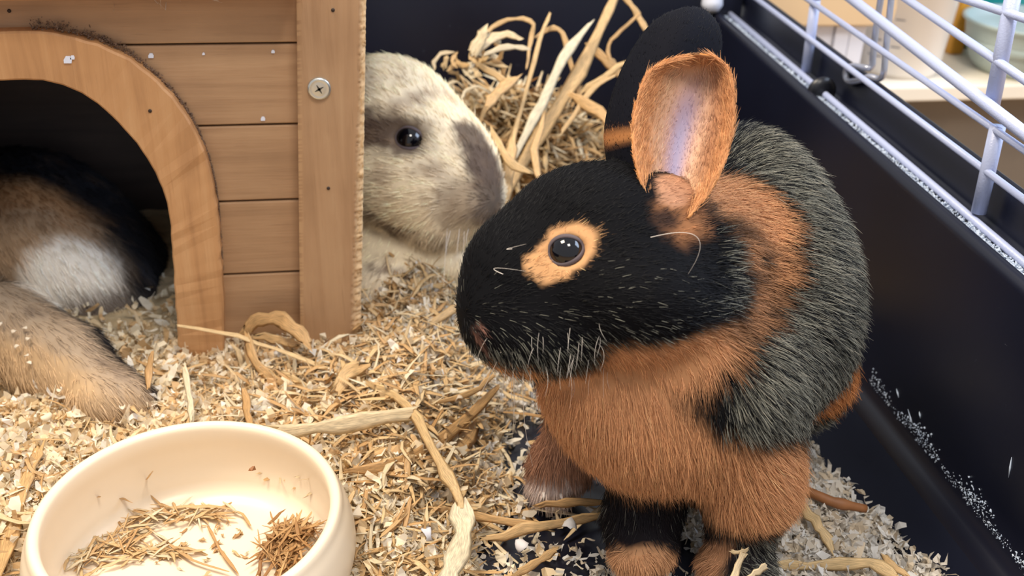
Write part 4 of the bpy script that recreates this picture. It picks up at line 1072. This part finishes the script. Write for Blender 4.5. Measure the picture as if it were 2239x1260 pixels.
def build_rabbit(name, label, prims, h, marks, nfur, lenf, liftf, flowf, eye=None, ears=(), tick=None, seed=1, skipf=None, wf=None, dark=.75, radius=.00014):
    V, Q = surface_net(prims, h); N = grad(prims, V.astype(np.float64))
    C = marks(V); parts_V, parts_Q, parts_C = [V], [Q], [C*dark]; off = len(V)
    e_obj = None
    if eye:
        ea, eb, er, rx, ry, rot, sink = eye; hp = trace(prims, ea, eb); ec = hp+CF*(er*sink)
        a = math.radians(rot); nv = (CAMP-hp); nv /= np.linalg.norm(nv); n0 = grad(prims, hp[None])[0]; nv = nv*.6+n0*.4; nv /= np.linalg.norm(nv)
        u = CR*math.cos(a)+CU*math.sin(a); u -= nv*(u @ nv); u /= np.linalg.norm(u); w = np.cross(nv, u) 
        if w @ CU < 0: w = -w
        ax = np.stack([u, w, -nv])
        LV, LQ = lid_ring(hp, ax, rx, ry, er*.13, ec, er)
        parts_V.append(LV); parts_Q.append(LQ+off); off += len(LV); parts_C.append(np.tile(np.array(rgb(92, 82, 84)[:3]), (len(LV), 1)))
        # open the skin over the eyeball
        k = np.linalg.norm((V-hp) @ ax[:2].T/np.array([rx, ry]), axis=1)
        near = (k < 1.15) & (np.linalg.norm(V-hp, axis=1) < er*1.8)
        V2 = V.copy(); V2[near] -= np.outer(np.clip((1.15-k[near])*2, 0, 1), nv)*er*.9; parts_V[0] = V2
    roots, nrms, cols, lens, lifts, flows = [], [], [], [], [], []
    p, k = sample(V, Q, int(nfur*FUR), seed, wf); nn = grad(prims, p)
    keep = np.ones(len(p), bool)
    if eye: 
        kk = np.linalg.norm((p-hp) @ ax[:2].T/np.array([rx*1.12, ry*1.15]), axis=1); keep &= ~((kk < 1) & (np.linalg.norm(p-hp, axis=1) < er*2))
    p, nn = p[keep], nn[keep]
    if skipf is not None: m = ~skipf(p); p, nn = p[m], nn[m]
    L = lenf(p); fl = flowf(p); li = liftf(p)
    if eye:  # fur parts around the lids
        de = np.linalg.norm((p-hp) @ ax[:2].T/np.array([rx, ry]), axis=1); m = np.clip(1.9-de, 0, 1)*(np.linalg.norm(p-hp, axis=1) < er*3)
        rad = (p-hp); rad /= np.linalg.norm(rad, axis=1)[:, None]+1e-9; fl = fl*(1-m[:, None])+rad*m[:, None]*1.2; L = L*(1-.55*m)
    roots.append(p); nrms.append(nn); lens.append(L); flows.append(fl); lifts.append(li); cols.append(marks(p))
    for E_ in ears:
        EV, EQ, uv, inner_, EN = ear_mesh(*E_['geo']); ec_ = E_['col'](uv, inner_); parts_V.append(EV); parts_Q.append(EQ+off); parts_C.append(ec_*.9); off += len(EV)
        q, kf = sample(EV, EQ, int(E_['n']*FUR), seed+5); vi = EQ[kf, 0]; 
        qn = EN[vi]; ui = uv[vi]; ii_ = inner_[vi]
        cc_ = ec_[vi]; Lr = np.where(ii_ > .5, E_['lin'](ui), E_['lout'])
        tipdir = P(*E_['tip'])-P(*E_['base']); tipdir /= np.linalg.norm(tipdir)
        roots.append(q); nrms.append(qn); lens.append(Lr); flows.append(np.tile(tipdir, (len(q), 1))); lifts.append(np.full(len(q), .34)); cols.append(cc_)
    body = bigmesh(name, np.vstack(parts_V), np.vstack(parts_Q), M['skin'], None, True, {'tint': ('FLOAT_COLOR', np.c_[np.vstack(parts_C), np.ones(off)])})
    tag(body, label, 'rabbit')
    if eye: 
        e_obj = ball('eye', ec, er, M['eye'], body)
    R_, N_, L_, F_, I_, C_ = map(np.concatenate, (roots, nrms, lens, flows, lifts, cols))
    r_ = np.random.default_rng(seed+9); C_ = C_*r_.uniform(.7, 1.25, (len(C_), 1)); tip = C_*1.12
    if tick is not None: C_, tip = tick(R_, C_, tip, r_)
    fur_curves('fur', body, R_, N_, L_, F_, np.clip(C_, 0, 1), I_, seed=seed+3, tipcol=np.clip(tip, 0, 1), radius=radius)
    return body, dict(eye=ec if eye else None)
unit = lambda v: v/(np.linalg.norm(v, axis=-1, keepdims=True)+1e-9)

# ---------- black and tan rabbit in front
TAN = (204, 148, 104); ORG = (196, 130, 80); BLK = (9, 9, 13)
R1 = [con((1500, 530, .536), 58, (1466, 472, .524), 44, .012), con((1466, 472, .524), 40, (1460, 445, .527), 30, .008), con((1385, 400, .560), 50, (1375, 350, .565), 38, .01),
      ell(1300, 520, .530, 215, 165, .040, 8, .02), ell(1130, 640, .515, 118, 155, .026, 20, .02),
      ell(1370, 655, .520, 205, 135, .042, -6, .02), ell(1180, 745, .512, 125, 66, .022, -8, .018),
      ell(1070, 690, .512, 60, 74, .018, 18, .012),
      ell(1520, 610, .565, 135, 215, .050, -12, .03),
      ell(1632, 560, .620, 190, 280, .075, 10, .03), ell(1682, 700, .610, 160, 225, .070, 0, .03),
      ell(1430, 905, .560, 200, 165, .045, -25, .03), ell(1600, 850, .555, 150, 170, .045, -10, .025),
      ell(1330, 880, .560, 160, 110, .035, -35, .02),
      ell(1775, 840, .625, 62, 88, .03, -30, .02),
      # near leg
      ell(1640, 1020, .560, 104, 130, .032, 5, .018), con((1630, 1080, .562), 88, (1612, 1205, .575), 66, .012), ell(1608, 1240, .570, 80, 40, .024, 0, .01),
      # middle leg and paw
      con((1430, 1010, .575), 100, (1405, 1130, .585), 76, .014), con((1405, 1130, .585), 74, (1402, 1195, .578), 72, .01),
      con((1375, 1205, .568), 30, (1368, 1226, .560), 26, .006), con((1408, 1205, .566), 32, (1402, 1230, .558), 27, .006), con((1442, 1202, .568), 30, (1440, 1224, .562), 25, .006),
      # far leg
      con((1280, 930, .610), 82, (1225, 1020, .630), 62, .014), con((1225, 1020, .630), 58, (1200, 1058, .632), 40, .01), con((1190, 1055, .628), 22, (1196, 1078, .622), 16, .006), con((1222, 1058, .626), 20, (1226, 1080, .620), 15, .006)]
mk = Marks(BLK)
mk.c([(1575, 400, .53), (1640, 500, .545), (1650, 600, .55), (1600, 700, .54), (1500, 775, .51), (1380, 815, .50)], 74, TAN)
mk.c([(1530, 450, .53), (1580, 560, .53), (1590, 660, .53)], 62, TAN)
mk.e(1350, 940, .53, 230, 130, .06, TAN, -20, .18); mk.e(1300, 900, .54, 180, 70, .06, TAN, -10, .2)
mk.e(1450, 1010, .53, 200, 90, .07, TAN, 0, .3)
mk.e(1650, 1045, .55, 130, 110, .06, TAN, 10, .2); mk.e(1560, 1000, .55, 90, 80, .06, TAN, 0, .3)
mk.c([(1735, 950, .57), (1795, 890, .58), (1860, 820, .60)], 42, ORG)
mk.e(1250, 985, .62, 120, 95, .04, (158, 116, 92), 0, .2); mk.e(1205, 1065, .625, 70, 34, .04, (215, 195, 185), 0, .3)
mk.e(1410, 1140, .57, 100, 62, .05, (24, 20, 24), 0, .2); mk.e(1400, 1222, .565, 95, 34, .05, (196, 146, 106), 0, .25)
mk.e(1625, 1205, .56, 95, 62, .05, (34, 30, 32), 0, .3); mk.e(1560, 1225, .56, 26, 60, .05, (180, 132, 96), -20, .3)
mk.c([(1075, 800, .505), (1160, 822, .495), (1260, 838, .49), (1380, 822, .485), (1490, 780, .49)], 20, (220, 160, 108), .5)
mk.c([(1032, 735, .495), (1048, 770, .495), (1070, 800, .495)], 11, (120, 84, 70), .6); mk.c([(1012, 722, .49), (1042, 712, .49)], 13, (206, 150, 130), .5)
mk.c([(1045, 775, .495), (1085, 812, .495)], 16, (190, 150, 128), .5)
mk.e(1243, 540, .49, 64, 48, .03, (220, 168, 118), 20, .16); mk.e(1192, 582, .49, 42, 40, .03, (220, 168, 118), 0, .2); mk.e(1215, 575, .49, 60, 40, .03, (214, 164, 116), 35, .16)
mk.e(1474, 475, .52, 58, 66, .05, (158, 108, 72), 20, .35); mk.e(1440, 485, .52, 36, 30, .05, (60, 42, 34), 20, .5); mk.e(1466, 415, .515, 46, 38, .04, (186, 138, 108), -10, .25)
def r1_tick(p, C, tip, r_):
    q = (p-CAMP); d = q @ CF; u = 1119.5+FOC*(q @ CR)/d; v = 630-FOC*(q @ CU)/d     # position along the animal, measured once
    lum = C.mean(1); black = np.clip(1-lum/.06, 0, 1)
    body = sm(1540, 1640, u)*sm(240, 330, v); cheek = sm(690, 790, v)*(u < 1560)*(v < 860)*.55+.10*sm(560, 700, v)*(u < 1560)
    pr_ = np.clip(body*.62+cheek*.7, 0, .7)*black
    pr_ = pr_*(v > 200)
    m = r_.random(len(p)) < pr_
    g = np.stack([np.full(m.sum(), c) for c in rgb(158, 156, 142)[:3]], 1)*r_.uniform(.35, 1.25, (m.sum(), 1))
    tip[m] = g; C[m] = C[m]*.5+g*.3
    m2 = (r_.random(len(p)) < .12) & (black < .5) & (lum > .1); tip[m2] = np.clip(tip[m2]*1.6, 0, .95)
    m3 = (r_.random(len(p)) < .08) & (black > .6) & (body > .5); tip[m3] = np.array(rgb(205, 196, 176)[:3])
    return C, tip
NOSE1 = P(1005, 690, .50)
def r1_flow(p):
    f = unit(p-NOSE1); c = P(1500, 560, .55); q = p-CAMP; d = q @ CF; u = 1119.5+FOC*(q @ CR)/d; v = 630-FOC*(q @ CU)/d
    dn = sm(650, 850, v)[:, None]; f = unit(f*(1-dn*.75)+np.array([0.05, -.0, -1.0])*dn)
    bd = sm(1560, 1700, u)[:, None]; f = unit(f*(1-.5*bd)+bd*(CR*.7-CU*.35))
    return f
def r1_len(p):
    q = p-CAMP; d = q @ CF; u = 1119.5+FOC*(q @ CR)/d; v = 630-FOC*(q @ CU)/d
    L = .0045+.0055*sm(1480, 1640, u)+.0045*sm(700, 860, v)*(1-sm(1480, 1640, u)); L = L*(1-.35*sm(1100, 1180, v)); return L
def r1_lift(p):
    q = p-CAMP; d = q @ CF; u = 1119.5+FOC*(q @ CR)/d; return .16+.14*sm(1480, 1640, u)
def near_ear_col(uv, inn):
    u, v = uv[:, 0], uv[:, 1]; C = np.tile(np.array(rgb(202, 146, 100)[:3]), (len(u), 1))
    pink = np.array(rgb(190, 156, 160)[:3]); lil = np.array(rgb(168, 160, 190)[:3]); buff = np.array(rgb(216, 176, 142)[:3])
    e = np.minimum(np.minimum(v, 1-v)*2.0, (1-u)*1.6); m = sm(.16, .5, e)[:, None]; C = C*(1-m)+buff*m
    k = (np.exp(-((v-.80)/.07)**2)*sm(.1, .3, u)*(1-sm(.75, .95, u))*.6)[:, None]; C = C*(1-k)+np.array(rgb(150, 92, 56)[:3])*k
    k = np.exp(-((v-(.40+.18*u))/.17)**2)*sm(.02, .2, u)*(1-sm(.55, .85, u)); k = k[:, None]; C = C*(1-k)+pink*k
    k = (np.exp(-((v-(.43+.12*u))/.10)**2)*sm(.05, .25, u)*(1-sm(.4, .75, u)))[:, None]; C = C*(1-k)+lil*k
    o = inn < .5; C[o] = np.array(rgb(12, 12, 17)[:3]); rim = o & ((np.minimum(v, 1-v) < .04)); C[rim] = np.array(rgb(200, 130, 70)[:3])
    return C
def far_ear_col(uv, inn):
    C = np.tile(np.array(rgb(14, 15, 24)[:3]), (len(uv), 1)); k = (sm(.15, .19, uv[:, 0])*(1-sm(.21, .26, uv[:, 0]))*(1-sm(.45, .7, uv[:, 1])))[:, None]; C = C*(1-k)+np.array(rgb(176, 118, 72)[:3])*k; return C
near_ear = dict(geo=([(1425, 448), (1397, 385), (1383, 300), (1392, 225), (1418, 160), (1470, 130), (1515, 120)], [(1505, 478), (1556, 415), (1590, 335), (1606, 250), (1600, 170), (1575, 130), (1530, 118)], (.500, .520), (.520, .545), (.503, .515), .0026),
                col=near_ear_col, n=16000, lin=lambda u: .0052*(1-.75*np.exp(-((u[:, 1]-.45)/.25)**2)*(1-u[:, 0]**3))+.0006, lout=.003, tip=(1530, 120, .52), base=(1450, 450, .52))
far_ear = dict(geo=([(1335, 400), (1322, 290), (1345, 190), (1385, 105), (1430, 48), (1480, 22), (1510, 16)], [(1450, 350), (1500, 250), (1560, 170), (1577, 110), (1572, 60), (1548, 28), (1522, 17)], (.575, .565), (.548, .545), (.580, .570), .0026),
               col=far_ear_col, n=9000, lin=lambda u: .0022+0*u[:, 0], lout=.0022, tip=(1515, 18, .56), base=(1380, 340, .56))
rab1, info = build_rabbit('rabbit', 'black and tan rabbit with upright ears sitting in front on the shavings', R1,   .0022, mk, 230000, r1_len, r1_lift, r1_flow,
                    eye=(1240, 549, .0086, .0082, .0066, 14, .6), ears=(near_ear, far_ear), tick=r1_tick, seed=101, wf=lambda c: np.where(((c-CAMP) @ CF) > .66, .35, 1.0))
wr, we = [], []
for a, b, c, d in ((1105, 790, 1085, 905), (1120, 795, 1120, 960), (1130, 790, 1128, 930), (1145, 800, 1165, 1020), (1095, 770, 1040, 880), (1120, 780, 1132, 890), (1065, 740, 1040, 800), (1160, 805, 1172, 870)):
    hp = trace(R1, a, b); wr.append(hp); we.append(P(c, d, .50+.0002*(d-780)))
whiskers('whiskers', rab1, wr, we, .00022, .006)
wr, we = [], []
for k in range(26):
    a, b = rng.uniform(1150, 1330), rng.uniform(700, 830)
    hp = trace(R1, a, b); q = np.dot(hp-CAMP, CF); wr.append(hp); we.append(P(a+rng.normal(-4, 10), b+rng.uniform(35, 75), q-.006))
whiskers('guard_hairs', rab1, wr, we, .00008, .003)
wr, we = [], []
for a, b, c, d in ((1100, 600, 1150, 594), (1120, 545, 1150, 535), (1420, 520, 1500, 600)):
    wr.append(trace(R1, a, b)-CF*.004); we.append(trace(R1, c, d)-CF*.006)
whiskers('stray_hairs', rab1, wr, we, .00016, .02)
# claws of the far paw
M['claw'] = simple('pale_claw', rgb(206, 196, 190), .4)
for a, b, c, d, dd in ((1190, 1078, 1188, 1096, .618), (1226, 1080, 1230, 1098, .616)):
    tube('claw', [P(a, b, dd), P(c, d, dd-.002)], [.0014, .0003], M['claw'], rab1, 8)

# ---------- grey and white rabbit behind the house corner
R2 = [ell(848, 275, .80, 160, 152, .050, -18, .03), ell(970, 375, .785, 102, 120, .036, -50, .03), ell(900, 420, .79, 150, 100, .045, -15, .03),
      ell(1048, 425, .78, 50, 66, .026, 20, .02), ell(965, 500, .785, 70, 60, .024, 0, .02),
      ell(905, 262, .765, 52, 14, .014, -8, .012), ell(905, 345, .768, 60, 16, .012, -14, .012), ell(1020, 455, .765, 40, 34, .014, 0, .012),
      con((820, 520, .80), 52, (1010, 590, .79), 46, .008), ell(835, 640, .80, 110, 95, .04, 0, .02), con((860, 640, .79), 70, (900, 720, .78), 60, .01),
      con3((.06, .76, .11), .045, (-.05, .80, .075), .062, .03)]
CRM = (254, 236, 204); GRY = (136, 118, 106)
mk2 = Marks(CRM, .007, ((150, 126, 104), .55))
mk2.e(862, 300, .76, 84, 48, .06, (88, 70, 60), -16, .4, .95); mk2.e(800, 290, .77, 50, 40, .06, (96, 78, 68), -20, .45, .95)
mk2.e(905, 222, .76, 58, 18, .06, (178, 156, 134), 25, .5, .7); mk2.e(812, 190, .77, 26, 34, .06, (210, 190, 166), 20, .5, .5)
mk2.c([(1035, 300, .76), (1062, 370, .76), (1060, 440, .76)], 48, (98, 84, 76), .3, .95); mk2.e(1000, 450, .76, 46, 54, .06, (150, 128, 108), 0, .5, .75)
mk2.c([(812, 452, .77), (880, 490, .77), (960, 520, .77)], 30, (98, 80, 70), .5, .85)  # jaw shadow below the cheek, painted into the fur colour
mk2.e(955, 380, .76, 30, 26, .06, (190, 168, 144), 0, .5, .6); mk2.e(840, 385, .76, 34, 22, .06, (186, 164, 140), 0, .5, .6)
mk2.c([(815, 590, .77), (900, 615, .77), (1000, 620, .77)], 20, (120, 98, 84), .5, .85); mk2.e(832, 660, .78, 100, 50, .06, (208, 186, 160), 0, .5, .6)
NOSE2 = P(1085, 440, .76)
def r2_flow(p):
    q = p-CAMP; d = q @ CF; v = 630-FOC*(q @ CU)/d; dn = sm(430, 560, v)[:, None]
    return unit(unit(p-NOSE2)*(1-.7*dn)+np.array([0, 0, -1.0])*dn)
rab2, _i = build_rabbit('rabbit', 'cream and grey mottled rabbit looking out from behind the house corner post', R2, .003, mk2, 60000,
                    lambda p: .007+0*p[:, 0], lambda p: .14+0*p[:, 0], r2_flow, eye=(893, 303, .0104, .0100, .0078, -14, .78), seed=201, dark=.8, radius=.0002)
wr, we = [], []
for a, b, c, d in ((978, 500, 970, 640), (985, 505, 978, 560), (1005, 500, 1000, 565), (1015, 505, 1012, 560), (1025, 500, 1022, 540)):
    wr.append(trace(R2, a, b)); we.append(P(c, d, .745))
whiskers('whiskers', rab2, wr, we, .00022, .005)

# ---------- rabbit resting inside the house
R3 = [ell(70, 620, .86, 265, 300, .085, 20, .04), ell(150, 610, .79, 120, 120, .035, -20, .02), ell(40, 560, .80, 150, 150, .045, 0, .03),
      ell(250, 700, .80, 100, 90, .03, -10, .02), ell(245, 650, .84, 132, 175, .06, 8, .03),
      con((10, 720, .725), 104, (140, 800, .700), 92, .012), con((140, 800, .700), 90, (262, 880, .668), 64, .012), ell(246, 882, .664, 92, 60, .022, -18, .01)]
mk3 = Marks((26, 25, 29), .006, ((120, 92, 66), .22))
mk3.c([(0, 330, .78), (120, 335, .78), (215, 385, .78), (290, 480, .78), (335, 590, .80)], 26, (66, 66, 72), .6, .8)  # highlight along the dark back, painted into the fur as a lighter arc
mk3.e(40, 490, .77, 160, 100, .06, (186, 138, 94), -20, .3); mk3.e(110, 560, .77, 150, 90, .06, (186, 158, 128), -25, .35, .8)
mk3.e(150, 600, .76, 96, 78, .06, (250, 240, 226), -10, .25); mk3.e(230, 720, .77, 110, 80, .05, (120, 108, 98), 0, .4)
mk3.c([(0, 650, .70), (100, 740, .68), (190, 810, .65), (290, 880, .64)], 80, (178, 156, 132), .3)
mk3.c([(0, 790, .69), (90, 830, .66), (190, 900, .63)], 62, (200, 168, 130), .45); mk3.e(250, 910, .635, 90, 50, .05, (184, 156, 124), -15, .4)
mk3.c([(60, 690, .70), (180, 770, .68), (270, 830, .66)], 14, (120, 102, 88), .6, .7)
mk3.c([(340, 690, .78), (330, 760, .77)], 24, (190, 172, 156), .5)
rab3, _i = build_rabbit('rabbit', 'brown black and white rabbit lying inside the house with its hind leg out', R3, .003, mk3, 60000,
                    lambda p: .008+0*p[:, 0], lambda p: .2+0*p[:, 0], lambda p: unit(np.tile(CR*.6-CU*.8, (len(p), 1))), seed=301, dark=.8, radius=.0002)
for a, b in ((10, 705), (40, 722), (62, 715), (70, 738), (45, 755), (66, 775), (72, 790), (142, 852), (110, 868), (62, 860), (275, 890)):
    hp = trace(R3, a, b)
    chip(hp-CF*.006, px(18, .68), px(9, .68), (246, 234, 214), 'tiny shaving flake clinging to the leg of the rabbit in the house', 'shaving flakes clinging to fur')

# ---------- stray hairs caught on the house boards
hr, he = [], []
for a, b, c, d in ((345, 8, 362, 22), (362, 22, 395, 4), (350, 0, 352, 20), (250, 14, 249, 26), (478, 2, 486, 6)):
    hr.append(aty(a, b, HY-.003)); he.append(aty(c, d, HY-.003))
whiskers('stray_hairs', HS, hr, he, .00018, .02)
